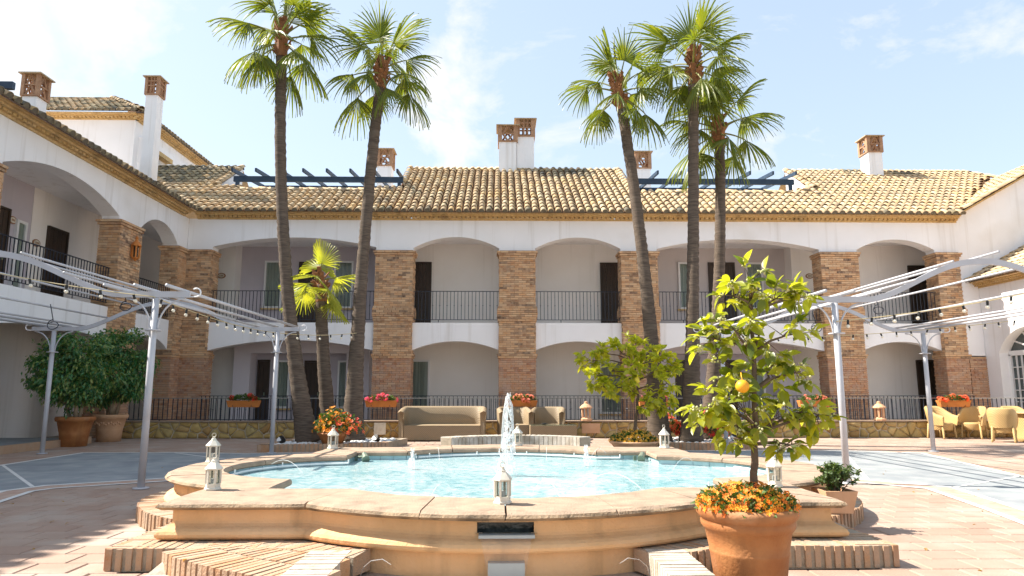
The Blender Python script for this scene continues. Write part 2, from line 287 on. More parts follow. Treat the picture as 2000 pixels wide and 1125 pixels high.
class MB:
    def __init__(s): s.v = []; s.f = []; s.m = []
    def add(s, vs, fs, m=0):
        o = len(s.v); s.v.extend([tuple(p) for p in vs])
        for f in fs: s.f.append(tuple(i + o for i in f)); s.m.append(m)
    def quad(s, a, b, c, d, m=0): s.add((a, b, c, d), ((0, 1, 2, 3),), m)
    def box(s, x0, y0, z0, x1, y1, z1, m=0):
        s.add([(x0, y0, z0), (x1, y0, z0), (x1, y1, z0), (x0, y1, z0), (x0, y0, z1), (x1, y0, z1), (x1, y1, z1), (x0, y1, z1)],
              ((0, 3, 2, 1), (4, 5, 6, 7), (0, 1, 5, 4), (1, 2, 6, 5), (2, 3, 7, 6), (3, 0, 4, 7)), m)
    def obox(s, c, h, X, Y, Z, m=0):
        c = Vector(c); P = []
        for k in (-1, 1):
            for i, j in ((-1, -1), (1, -1), (1, 1), (-1, 1)):
                P.append(c + X * (i * h[0]) + Y * (j * h[1]) + Z * (k * h[2]))
        s.add(P, ((0, 3, 2, 1), (4, 5, 6, 7), (0, 1, 5, 4), (1, 2, 6, 5), (2, 3, 7, 6), (3, 0, 4, 7)), m)
    def beam(s, a, b, w, h, m=0, up=(0, 0, 1)):
        a = Vector(a); b = Vector(b); Y = (b - a); l = Y.length; Y.normalize()
        X = Y.cross(Vector(up))
        if X.length < 1e-5: X = Vector((1, 0, 0))
        X.normalize(); Z = X.cross(Y)
        s.obox((a + b) / 2, (w / 2, l / 2, h / 2), X, Y, Z, m)
    def tube(s, pts, r, n=8, m=0, cap=True):
        pts = [Vector(p) for p in pts]
        rs = r if isinstance(r, (list, tuple)) else [r] * len(pts)
        o = len(s.v); ref = None
        for i, p in enumerate(pts):
            d = (pts[min(i + 1, len(pts) - 1)] - pts[max(i - 1, 0)])
            if d.length < 1e-9: d = Vector((0, 0, 1))
            d.normalize()
            if ref is None:
                ref = d.cross(Vector((0, 0, 1))) if abs(d.z) < 0.95 else d.cross(Vector((0, 1, 0)))
            ref = (ref - d * ref.dot(d))
            if ref.length < 1e-6: ref = d.orthogonal()
            ref.normalize(); q = d.cross(ref)
            for k in range(n):
                a = 2 * PI * k / n
                s.v.append(tuple(p + (ref * math.cos(a) + q * math.sin(a)) * rs[i]))
        for i in range(len(pts) - 1):
            for k in range(n):
                s.f.append((o + i * n + k, o + i * n + (k + 1) % n, o + (i + 1) * n + (k + 1) % n, o + (i + 1) * n + k)); s.m.append(m)
        if cap:
            s.f.append(tuple(o + k for k in range(n))[::-1]); s.m.append(m)
            e = o + (len(pts) - 1) * n
            s.f.append(tuple(e + k for k in range(n))); s.m.append(m)
    def lathe(s, prof, c=(0, 0, 0), n=24, m=0, wob=0.0):
        o = len(s.v)
        for r, z in prof:
            for k in range(n):
                a = 2 * PI * k / n
                rr = r * (1 + wob * math.sin(3 * a + z * 9))
                s.v.append((c[0] + rr * math.cos(a), c[1] + rr * math.sin(a), c[2] + z))
        for i in range(len(prof) - 1):
            for k in range(n):
                s.f.append((o + i * n + k, o + i * n + (k + 1) % n, o + (i + 1) * n + (k + 1) % n, o + (i + 1) * n + k)); s.m.append(m)
    def ball(s, c, r, m=0, n=8, k=5, sq=(1, 1, 1)):
        o = len(s.v)
        for i in range(k + 1):
            t = PI * i / k
            for j in range(n):
                a = 2 * PI * j / n
                s.v.append((c[0] + r * sq[0] * math.sin(t) * math.cos(a), c[1] + r * sq[1] * math.sin(t) * math.sin(a), c[2] + r * sq[2] * math.cos(t)))
        for i in range(k):
            for j in range(n):
                s.f.append((o + i * n + j, o + i * n + (j + 1) % n, o + (i + 1) * n + (j + 1) % n, o + (i + 1) * n + j)); s.m.append(m)
    def stamp(s, vs, fs, M, m=0):
        s.add([M @ Vector(p) for p in vs], fs, m)
    def mesh(s, name, mats, smooth=False):
        me = bpy.data.meshes.new(name)
        me.from_pydata(s.v, [], s.f)
        for x in (mats if isinstance(mats, (list, tuple)) else [mats]): me.materials.append(x)
        if any(s.m): me.polygons.foreach_set('material_index', s.m)
        if smooth: me.polygons.foreach_set('use_smooth', [True] * len(s.f))
        me.update()
        return me
    def build(s, name, mats, parent=None, smooth=False, kind=None):
        return put(name, s.mesh(name, mats, smooth), None, parent, kind)

def put(name, me, M=None, parent=None, kind=None):
    o = bpy.data.objects.new(name, me)
    COL.objects.link(o)
    if M is not None: o.matrix_basis = M
    if parent is not None:
        o.parent = parent
        if parent.type == 'EMPTY' and parent.name not in LOCAL:
            o.matrix_parent_inverse = Matrix.Translation(-parent.location)
    if kind: o['kind'] = kind
    return o

def tag(o, label, cat, group=None):
    o['label'] = label; o['category'] = cat
    if group: o['group'] = group
    return o

def thing(name, label, cat, loc=(0, 0, 0), group=None, local=False, rz=0):
    o = bpy.data.objects.new(name, None)
    COL.objects.link(o); o.location = loc; o.rotation_euler = (0, 0, rz); o.empty_display_size = 0.2
    if local: LOCAL.add(o.name)
    return tag(o, label, cat, group)

def copy_thing(root, loc, label, rz=None, scale=None):
    def rec(o, parent):
        c = o.copy(); COL.objects.link(c)
        if parent is not None: c.parent = parent
        for ch in KIDS.get(o.name, []): rec(ch, c)
        return c
    kids(root)
    c = rec(root, None)
    c.location = loc; c['label'] = label
    if rz is not None: c.rotation_euler = (0, 0, rz)
    if scale: c.scale = (scale,) * 3
    LOCAL.add(c.name)
    return c
KIDS = {}
def kids(root):
    if root.name in KIDS: return
    for o in list(COL.objects):
        if o.parent == root:
            KIDS.setdefault(root.name, []).append(o)
            for q in list(COL.objects):
                if q.parent == o: KIDS.setdefault(o.name, []).append(q)

def struct(o): o['kind'] = 'structure'; return o

def rnd(a, b): return random.uniform(a, b)
def arc_z(u, a, b, zs, zc):
    h = (b - a) / 2; sg = zc - zs; r = (h * h + sg * sg) / (2 * sg)
    return zc - r + math.sqrt(max(0, r * r - (u - (a + b) / 2) ** 2))

# ================================================================== GROUND
YC, XC = 7.95, 0.05            # middle of the fountain

def outline(hx, hy, Rf, Rs, n=16, ns=4):
    """corner square with a round lobe on each side; same sample count for every size; starts at front-left corner, runs counter-clockwise"""
    P = []
    fy = YC - hy; cyf = YC - 0.6
    hf = math.sqrt(Rf * Rf - (hy - 0.6) ** 2)
    cxs = 1.84; hs = math.sqrt(Rs * Rs - (hx - cxs) ** 2)
    def seg(a, b, k):
        for i in range(k): P.append((a[0] + (b[0] - a[0]) * i / k, a[1] + (b[1] - a[1]) * i / k))
    def arc(cx, cy, r, a0, a1, k):
        for i in range(k):
            a = a0 + (a1 - a0) * i / k
            P.append((cx + r * math.cos(a), cy + r * math.sin(a)))
    af = math.asin(hf / Rf); as_ = math.asin(hs / Rs)
    seg((XC - hx, fy), (XC - hf, fy), ns); arc(XC, cyf, Rf, -PI / 2 - af, -PI / 2 + af, n); seg((XC + hf, fy), (XC + hx, fy), ns)
    seg((XC + hx, fy), (XC + hx, YC - hs), ns); arc(XC + cxs, YC, Rs, -as_, as_, n); seg((XC + hx, YC + hs), (XC + hx, YC + hy), ns)
    by = YC + hy; cyb = YC + 0.6
    seg((XC + hx, by), (XC + hf, by), ns); arc(XC, cyb, Rf, PI / 2 - af, PI / 2 + af, n); seg((XC - hf, by), (XC - hx, by), ns)
    seg((XC - hx, by), (XC - hx, YC + hs), ns); arc(XC - cxs, YC, Rs, PI - as_, PI + as_, n); seg((XC - hx, YC - hs), (XC - hx, fy), ns)
    return P
def out_off(off): return outline(2.6 + off, 2.6 + off, 2.5 + off, 1.75 + off)
def in_off(off): return outline(2.02 + off, 1.85 + off, 1.82 + off, 1.2 + off)

def inside(p, poly):
    x, y = p; c = False; j = len(poly) - 1
    for i in range(len(poly)):
        a, b = poly[i], poly[j]
        if (a[1] > y) != (b[1] > y) and x < (b[0] - a[0]) * (y - a[1]) / (b[1] - a[1]) + a[0]: c = not c
        j = i
    return c

gm = MB(); gm.quad((-60, -25, -0.02), (60, -25, -0.02), (60, 70, -0.02), (-60, 70, -0.02))
ground = struct(gm.build('plaza_ground', M_grout))

INNER = [(-5.0, 5.2), (-5.9, 7.4), (-6.3, 9.1), (-6.1, 9.6), (-4.9, 10.35), (-3.3, 11.6), (3.4, 11.5), (5.3, 9.97), (6.0, 9.2), (5.6, 7.4), (5.0, 5.2)]
OUTER = [(-8.2, 5.2), (-8.45, 9.5), (-8.55, 12.2), (-8.6, 14.65), (-6.7, 14.7), (-5.3, 14.45), (2.4, 14.9), (7.4, 14.95), (8.7, 14.2), (7.8, 10.3), (7.5, 5.2)]
sm = MB()
for i in range(len(INNER) - 1):
    a, b, c, d = INNER[i], INNER[i + 1], OUTER[i + 1], OUTER[i]
    sm.quad((*a, 0.003), (*b, 0.003), (*c, 0.003), (*d, 0.003))
slate = struct(sm.build('slate_path', M_slate))
slate_polys = [[INNER[i], INNER[i + 1], OUTER[i + 1], OUTER[i]] for i in range(len(INNER) - 1)]

def strip(mb, path, wd, z, off=0.0):
    """a flat band that follows the path, mitred at its corners"""
    P = [Vector((p[0], p[1], 0)) for p in path]; Ls = []
    for i, p in enumerate(P):
        d0 = (p - P[i - 1]).normalized() if i else (P[1] - P[0]).normalized()
        d1 = (P[i + 1] - p).normalized() if i < len(P) - 1 else d0
        n = Vector((-d0.y - d1.y, d0.x + d1.x, 0)).normalized()
        k = 1 / max(0.5, n.dot(Vector((-d0.y, d0.x, 0))))
        Ls.append((p + n * k * (off - wd / 2), p + n * k * (off + wd / 2)))
    for (a, b), (c, d) in zip(Ls, Ls[1:]):
        mb.quad((a.x, a.y, z), (c.x, c.y, z), (d.x, d.y, z), (b.x, b.y, z))
for nm, path, wd, off, m_ in (('marble_strip', INNER, 0.09, 0.0, M_marb), ('marble_strip', INNER, 0.08, -0.36, M_marb), ('brick_strip', INNER, 0.27, -0.18, M_redb), ('marble_strip', OUTER, 0.09, 0.0, M_marb)):
    b_ = MB(); strip(b_, path, wd, 0.007 if m_ is M_marb else 0.0045, off); b_.build(nm, m_, slate)
for a, b in (((-6.2, 9.5), (-8.5, 12.2)), ((-6.7, 14.6), (-3.4, 11.7)), ((5.3, 10.0), (7.4, 14.9)), ((6.0, 9.2), (7.85, 10.4)), ((-6.0, 7.6), (-8.3, 7.6)), ((3.4, 11.5), (2.4, 14.8))):
    b_ = MB(); strip(b_, [a, b], 0.05, 0.007); b_.build('marble_strip', M_marb, slate)

# pavers: running bond; the nearest in view are pieces of their own
platform_poly = out_off(0.22)
def paver_box(mb, x, y, hx, hy, M=None, z1=0.0, bev=0.008):
    z0 = -0.019
    v = [(x - hx, y - hy, z0), (x + hx, y - hy, z0), (x + hx, y + hy, z0), (x - hx, y + hy, z0),
         (x - hx, y - hy, z1 - bev), (x + hx, y - hy, z1 - bev), (x + hx, y + hy, z1 - bev), (x - hx, y + hy, z1 - bev),
         (x - hx + bev, y - hy + bev, z1), (x + hx - bev, y - hy + bev, z1), (x + hx - bev, y + hy - bev, z1), (x - hx + bev, y + hy - bev, z1)]
    f = [(0, 1, 5, 4), (1, 2, 6, 5), (2, 3, 7, 6), (3, 0, 4, 7), (4, 5, 9, 8), (5, 6, 10, 9), (6, 7, 11, 10), (7, 4, 8, 11), (8, 9, 10, 11)]
    mb.add(v, f)
PW, PH = 0.36, 0.29
cells = []
row = 0
y = 2.6
while y < 19.6:
    x = -11.3 + (row % 2) * PW / 2
    while x < 16.9:
        p = (x, y)
        if not inside(p, platform_poly) and not any(inside(p, q) for q in slate_polys) and not (abs(x - XC) < 1.35 and 3.0 < y < 6):
            cells.append((x, y))
        x += PW
    row += 1; y += PH
def in_frame(x, y, z=0.0, mg=0.03):
    zz = z - 1.25; a = R(1.1); X_ = x * math.cos(a) - y * math.sin(a); Y_ = y * math.cos(a) + x * math.sin(a)
    c_, s_ = math.cos(R(8.66)), math.sin(R(8.66))
    zc = Y_ * c_ + zz * s_
    return zc > 0.3 and abs(X_ / zc) < 0.75 + mg and abs((zz * c_ - Y_ * s_) / zc) < 0.422 + mg
cells.sort(key=lambda p: (0 if in_frame(*p) else 1, p[0] ** 2 + p[1] ** 2))
pm = MB(); paver_box(pm, 0, 0, PW / 2 - 0.004, PH / 2 - 0.004)
pmesh = pm.mesh('paver', M_pave)
rest = MB()
for i, (x, y) in enumerate(cells):
    if i < 300:
        put('paver', pmesh, Matrix.Translation((x, y, rnd(-0.002, 0.0015))) @ Euler((rnd(-.006, .006), rnd(-.006, .006), rnd(-.006, .006))).to_matrix().to_4x4(), ground)
    else:
        paver_box(rest, x, y, PW / 2 - 0.004, PH / 2 - 0.004, z1=rnd(-0.002, 0.0012))
rest.build('pavers', M_pave, ground, kind='stuff')

# ================================================================== ROOF TILES
def tile_template(L_=0.47, r0=0.115, r1=0.09, n=6, cap=False):
    v = []; f = []
    for (r, yy, lift) in ((r0, 0, 0.028), (r1, L_, 0.0)):
        for k in range(n + 1):
            a = PI * k / n
            v.append((r * math.cos(a), yy, r * math.sin(a) * 0.9 + lift))
    for k in range(n + 1):                     # inner rim at the lower end gives the tile its thickness
        a = PI * k / n
        v.append(((r0 - 0.018) * math.cos(a), 0.002, (r0 - 0.018) * math.sin(a) * 0.9 + 0.028))
    for k in range(n):
        f.append((k, k + 1, n + 2 + k, n + 1 + k))
        f.append((k + 1, k, 2 * n + 2 + k, 2 * n + 3 + k))
    return v, f
TV, TF = tile_template()
CAPV = [(0.097 * math.cos(PI * k / 6), 0.012, 0.0875 * math.sin(PI * k / 6) + 0.028) for k in range(7)] + [(-0.097, 0.012, -0.01), (0.097, 0.012, -0.01)]
CAPF = [tuple(range(9))]
PITCH, EXPO = 0.27, 0.40

def roof_frame(O, U, pitch, V):
    """O eave start, U along the eave, V level direction up the slope"""
    U = Vector(U); V = Vector(V); t = math.radians(pitch)
    W = V * math.cos(t) + Vector((0, 0, math.sin(t)))
    Nn = U.cross(W).normalized()
    if Nn.z < 0: Nn = -Nn
    return Vector(O), U, W, Nn

def tiles(frame, u0, u1, w0f, w1f, parent, n_single=0, mossf=None, deck=True, singles_first=None, eave=True):
    O, U, W, Nn = frame
    Xa = W.cross(Nn)                 # right-handed tile axes (X across, Y up the slope, Z out)
    Rm = Matrix((Xa, W, Nn)).transposed().to_4x4()
    pts = []
    u = u0 + PITCH / 2
    while u < u1:
        a, b = w0f(u), w1f(u)
        k = math.ceil(a / EXPO - 1e-6)
        while k * EXPO < b - 0.12:
            pts.append((k, u)); k += 1
        u += PITCH
    pts.sort(key=(singles_first or (lambda p: p[0])))
    sm_ = MB(); cm = MB()
    tm = {}
    for i, (k, u) in enumerate(pts):
        p = O + U * (u + rnd(-.008, .008)) + W * (k * EXPO + rnd(-.012, .012)) + Nn * (0.01 + rnd(0, .008))
        M = Matrix.Translation(p) @ Rm @ Euler((rnd(-.02, .02), rnd(-.05, .05), rnd(-.035, .035))).to_matrix().to_4x4()
        mossy = 1 if (mossf and mossf(u, k * EXPO)) else 0
        if i < n_single:
            if mossy not in tm:
                t_ = MB(); t_.add(TV, TF); tm[mossy] = t_.mesh('roof_tile', (M_tile, M_tilem)[mossy], True)
            put('roof_tile', tm[mossy], M, parent)
        else:
            sm_.stamp(TV, TF, M, mossy)
        if k == 0 and eave: cm.stamp(CAPV, CAPF, M)
    if sm_.v: sm_.build('roof_tiles', [M_tile, M_tilem], parent, True, kind='stuff')
    if cm.v: cm.build('tile_end_mortar', M_tend, parent, kind='stuff')
    if deck:
        d = MB(); us = np.linspace(u0, u1, max(2, int((u1 - u0) / 0.27) + 1))
        for a, b in zip(us, us[1:]):
            d.quad(*[tuple(O + U * uu + W * ww) for uu, ww in ((a, w0f(a)), (b, w0f(b)), (b, max(w1f(b), w0f(b) + .01)), (a, max(w1f(a), w0f(a) + .01)))])
        d.build('roof_deck', M_pan, parent)

def ridge(a, b, parent, name='ridge_tile', mossy=False):
    a = Vector(a); b = Vector(b); Y_ = (b - a); l = Y_.length; Y_.normalize()
    X_ = Y_.cross(Vector((0, 0, 1))).normalized(); Z_ = X_.cross(Y_)
    Rm = Matrix((X_, Y_, Z_)).transposed().to_4x4()
    t_ = MB(); v, f = tile_template(0.44, 0.13, 0.115); t_.add(v, f); me = t_.mesh('ridge_tile', M_tilem if mossy else M_tile, True)
    k = 0
    while k * 0.38 < l - 0.1:
        put(name, me, Matrix.Translation(a + Y_ * (k * 0.38) + Z_ * rnd(-.01, .02)) @ Rm, parent); k += 1

def cornice(parent, a, b, outv, z, eave_out=0.42):
    """three stepped brick courses under the eave; a..b runs along the wall face, outv points out of the wall"""
    a = Vector((a[0], a[1], 0)); b = Vector((b[0], b[1], 0)); D = (b - a); l = D.length; D.normalize(); o = Vector(outv); Z = Vector((0, 0, 1))
    c = MB()
    for z0, z1, d in ((z - 0.02, z + 0.035, 0.06), (z + 0.095, z + 0.145, 0.24), (z + 0.145, z + 0.19, 0.34)):
        c.obox(a + D * (l / 2) + o * (d / 2 - 0.03) + Z * ((z0 + z1) / 2), (l / 2, d / 2 + 0.03, (z1 - z0) / 2), D, o, Z)
    k = 0.06
    while k < l:
        c.obox(a + D * k + o * 0.07 + Z * (z + 0.065), (0.055, 0.085, 0.028), D, o, Z); k += 0.16
    c.build('cornice', M_corn, parent, kind='stuff')

# ================================================================== WALLS WITH ARCHES, PILLARS, RAILINGS
def arch_wall(mb, F, u0, u1, ztop, zb, arches, th, step=0.16, m=0, top=True, zt=None):
    """F(u, d, z) -> world; arches: (ua, ub, zspring, zcrown)"""
    us = set(np.arange(u0, u1, step).tolist() + [u0, u1])
    for a in arches: us |= {a[0], a[1]}
    us = sorted(x for x in us if u0 <= x <= u1)
    us = [x for i, x in enumerate(us) if i == 0 or x - us[i - 1] > 1e-4]
    def f(u, side):
        for a in arches:
            if (a[0] < u < a[1]) or (side > 0 and abs(u - a[0]) < 1e-6) or (side < 0 and abs(u - a[1]) < 1e-6): return arc_z(u, *a)
        return zb
    zt = zt or (lambda u: ztop)
    for a, b in zip(us, us[1:]):
        za, zb_ = f(a, 1), f(b, -1)
        mb.quad(F(a, 0, za), F(b, 0, zb_), F(b, 0, zt(b)), F(a, 0, zt(a)), m)
        mb.quad(F(a, th, za), F(a, th, zt(a)), F(b, th, zt(b)), F(b, th, zb_), m)
        mb.quad(F(a, 0, za), F(a, th, za), F(b, th, zb_), F(b, 0, zb_), m)
        if top: mb.quad(F(a, 0, zt(a)), F(b, 0, zt(b)), F(b, th, zt(b)), F(a, th, zt(a)), m)
    for a in arches:
        for u, sd_ in ((a[0], 1), (a[1], -1)):
            z1 = arc_z(u, *a)
            if abs(z1 - zb) > 1e-3: mb.quad(F(u, 0, zb), F(u, th, zb), F(u, th, z1), F(u, 0, z1), m)
    for u in (u0, u1):
        mb.quad(F(u, 0, f(u, 1 if u == u0 else -1)), F(u, th, f(u, 1 if u == u0 else -1)), F(u, th, zt(u)), F(u, 0, zt(u)), m)

def pillar(parent, x0, x1, y0, y1, z0=0.0, z1=6.17, faces='flr', single=0, corbel=True, lowcap=True):
    """brick pillar; faces: f = towards the courtyard camera (-Y), l/r = -X/+X"""
    core = MB(); core.box(x0 + .014, y0 + .014, z0, x1 - .014, y1 - .014, z1)
    root = core.build('pillar', M_mort, parent)
    up = MB(); lowb = MB(); bt = None
    ch, bl = 0.075, 0.27
    z = z0; r_ = 0; cnt = 0
    def ext(z):
        if corbel:
            for a, b, e in ((6.09, 9, .075), (6.02, 6.09, .04), (4.10, 4.17, .035), (3.80, 4.10, .06), (3.68, 3.80, .035)):
                if a - 1e-3 <= z < b - 1e-3: return e
        if lowcap and 2.40 <= z < 2.53: return .055 if z > 2.44 else .03
        return 0.0
    me = None
    while z < z1 - 0.02:
        e = ext(z + .02); h = min(ch, z1 - z) - .012
        tgt = lowb if z < 2.40 else up
        def run(a, b, fixed, axis, sgn):
            nonlocal cnt, me
            u = a - (bl / 2 if r_ % 2 else 0)
            while u < b - 0.01:
                ua, ub = max(u, a) + .005, min(u + bl, b) - .005
                if ub - ua > 0.02:
                    j = rnd(0, .014) + e
                    cu, hu = (ua + ub) / 2, (ub - ua) / 2
                    if axis == 'x':
                        lo_, hi_ = (fixed - j, fixed + .03) if sgn < 0 else (fixed - .03, fixed + j)
                        bx = (cu, (lo_ + hi_) / 2, z + h / 2, hu, (hi_ - lo_) / 2, h / 2)
                    else:
                        lo_, hi_ = (fixed - j, fixed + .03) if sgn < 0 else (fixed - .03, fixed + j)
                        bx = ((lo_ + hi_) / 2, cu, z + h / 2, (hi_ - lo_) / 2, hu, h / 2)
                    if cnt < single and z > 2.5 and axis == 'x':
                        if me is None:
                            q = MB(); q.box(-1, -1, -1, 1, 1, 1); me = q.mesh('brick', M_brick)
                        put('brick', me, Matrix.Translation(bx[:3]) @ Matrix.Diagonal((*bx[3:], 1)), root); cnt += 1
                    else:
                        tgt.box(bx[0] - bx[3], bx[1] - bx[4], bx[2] - bx[5], bx[0] + bx[3], bx[1] + bx[4], bx[2] + bx[5])
                u += bl
        if 'f' in faces: run(x0 - e, x1 + e, y0, 'x', -1)
        if 'l' in faces: run(y0 + .005, y1, x0, 'y', -1)
        if 'r' in faces: run(y0 + .005, y1, x1, 'y', 1)
        z += ch; r_ += 1
    if up.v: up.build('brickwork', M_brick, root, kind='stuff')
    if lowb.v: lowb.build('brickwork', M_brick2, root, kind='stuff')
    return root

def baluster_mesh(h, knots, m, r=0.009):
    b = MB()
    b.box(-r, -r, 0, r, r, h)
    if knots:
        for t, q in ((0.2, .017), (0.5, .024), (0.8, .017)):
            zz = h * t
            v = [(0, 0, zz - q * 1.2), (q, 0, zz), (0, q, zz), (-q, 0, zz), (0, -q, zz), (0, 0, zz + q * 1.2)]
            b.add(v, [(0, 2, 1), (0, 3, 2), (0, 4, 3), (0, 1, 4), (5, 1, 2), (5, 2, 3), (5, 3, 4), (5, 4, 1)])
    return b.mesh('baluster', m)
BALC = {}
def railing(parent, a, b, z0, z1, m=None, sp=0.125, as_thing=False, name='railing', topm=None, tr=0.022):
    m = m or M_iron
    a = Vector(a); b = Vector(b); D = b - a; l = D.length; D.normalize()
    r_ = MB()
    r_.beam(a + Vector((0, 0, z1)), b + Vector((0, 0, z1)), tr * 1.8, tr)
    o = r_.build('handrail' if as_thing else name, topm or m, parent)
    host = parent if as_thing else o
    q = MB(); q.beam(a + Vector((0, 0, z0)), b + Vector((0, 0, z0)), .03, .018)
    k = 0.9
    while k < l:
        p = a + D * k; q.tube([p + Vector((0, 0, z0 - .09)), p + Vector((0, 0, z0))], .014, 5); k += 2.2
    q.build('bottom_rail', m, host)
    h = round(z1 - z0, 3)
    for kn in (0, 1):
        if (h, kn, m.name) not in BALC: BALC[(h, kn, m.name)] = baluster_mesh(h, kn, m)
    n = int(l / sp)
    for i in range(n):
        p = a + D * ((i + .5) * l / n)
        put('baluster', BALC[(h, i % 2, m.name)], Matrix.Translation((p.x, p.y, z0)), host)
    return o

def door(parent, F, u0, u1, z0, z1, d=0.0, handle=1):
    """dark boarded door set in its frame; F(u, d, z), d grows into the building"""
    b = MB()
    def bx(mb, ua, ub, da, db, za, zb):
        P = [F(u, dd, z) for z in (za, zb) for (u, dd) in ((ua, da), (ub, da), (ub, db), (ua, db))]
        mb.add(P, ((0, 3, 2, 1), (4, 5, 6, 7), (0, 1, 5, 4), (1, 2, 6, 5), (2, 3, 7, 6), (3, 0, 4, 7)))
    fr = 0.06
    bx(b, u0, u0 + fr, d - .03, d + .06, z0, z1); bx(b, u1 - fr, u1, d - .03, d + .06, z0, z1); bx(b, u0 + fr, u1 - fr, d - .03, d + .06, z1 - fr, z1)
    o = b.build('door', M_wood, parent)
    n = max(2, int((u1 - u0 - 2 * fr) / 0.16)); s_ = (u1 - u0 - 2 * fr) / n
    for i in range(n):
        p = MB(); bx(p, u0 + fr + i * s_ + .004, u0 + fr + (i + 1) * s_ - .004, d + .005 + rnd(0, .006), d + .05, z0, z1 - fr - .004); p.build('plank', M_wood, o)
    h = MB(); hu = u1 - fr - .09 if handle > 0 else u0 + fr + .09
    bx(h, hu - .02, hu + .02, d - .04, d + .004, z0 + 1.0, z0 + 1.14); h.build('handle', M_brz, o)
    return o

def window(parent, F, u0, u1, z0, z1, d=0.0, sill=True, curtain=True):
    def bx(mb, ua, ub, da, db, za, zb):
        P = [F(u, dd, z) for z in (za, zb) for (u, dd) in ((ua, da), (ub, da), (ub, db), (ua, db))]
        mb.add(P, ((0, 3, 2, 1), (4, 5, 6, 7), (0, 1, 5, 4), (1, 2, 6, 5), (2, 3, 7, 6), (3, 0, 4, 7)))
    f = 0.07; b = MB()
    bx(b, u0, u0 + f, d - .04, d + .05, z0, z1); bx(b, u1 - f, u1, d - .04, d + .05, z0, z1)
    bx(b, u0 + f, u1 - f, d - .04, d + .05, z1 - f, z1); bx(b, u0 + f, u1 - f, d - .04, d + .05, z0, z0 + f)
    o = b.build('window', M_frame, parent)
    if curtain:
        c = MB(); k = 14; pu = None
        for i in range(k + 1):
            u = u0 + f + (u1 - u0 - 2 * f) * i / k; dd = d + .028 + .010 * math.sin(i * 2.1)
            if pu: c.quad(F(pu[0], pu[1], z0 + f), F(u, dd, z0 + f), F(u, dd, z1 - f), F(pu[0], pu[1], z1 - f))
            pu = (u, dd)
        c.build('curtain', M_curt, o)
    g = MB(); g.quad(F(u0 + f, d + .004, z0 + f), F(u1 - f, d + .004, z0 + f), F(u1 - f, d + .004, z1 - f), F(u0 + f, d + .004, z1 - f)); g.build('pane', M_windowglass, o)
    if sill:
        s_ = MB(); bx(s_, u0 - .08, u1 + .08, d - .09, d + .03, z0 - .06, z0 - .002); s_.build('sill', M_corn, o)
    return o

def glass_mat():
    m = bpy.data.materials.new('clear_window_glass'); m.use_nodes = True
    n = m.node_tree.nodes; l = m.node_tree.links.new; b = n['Principled BSDF']
    b.inputs['Base Color'].default_value = (0.03, 0.04, 0.04, 1); b.inputs['Roughness'].default_value = 0.03; b.inputs['Specular IOR Level'].default_value = 0.8
    tr = n.new('ShaderNodeBsdfTransparent'); tr.inputs[0].default_value = (0.88, 0.93, 0.92, 1)
    ms = n.new('ShaderNodeMixShader'); ms.inputs[0].default_value = 0.30
    l(tr.outputs[0], ms.inputs[1]); l(b.outputs[0], ms.inputs[2]); l(ms.outputs[0], n['Material Output'].inputs[0])
    return m
M_windowglass = glass_mat()

def plaque(parent, c, nrm, r=0.14):
    """oval ceramic room plaque"""
    n_ = Vector(nrm); u = n_.cross(Vector((0, 0, 1))); b = MB(); k = 14
    for rr, d, m in ((1.0, 0.0, 0), (0.72, 0.012, 1)):
        ring = [Vector(c) + u * (r * 1.15 * rr * math.cos(2 * PI * i / k)) + Vector((0, 0, r * .75 * rr * math.sin(2 * PI * i / k))) for i in range(k)]
        o = len(b.v); b.v += [tuple(p + n_ * (.006 + d)) for p in ring] + [tuple(p - n_ * .01) for p in ring]
        b.f.append(tuple(o + i for i in range(k))); b.m.append(m)
        for i in range(k): b.f.append((o + i, o + (i + 1) % k, o + k + (i + 1) % k, o + k + i)); b.m.append(m)
    # small cross strokes of the painted figure in the middle
    for du in (-.05, 0, .05):
        b.obox(Vector(c) + u * du + n_ * .021, (.012, .004, .03), u, n_, Vector((0, 0, 1)), 0)
    return b.build('room_plaque', [mat_brown, M_lant], parent)
mat_brown = mat('brown_glaze', (0.30, 0.14, 0.06), None, rough=0.3)

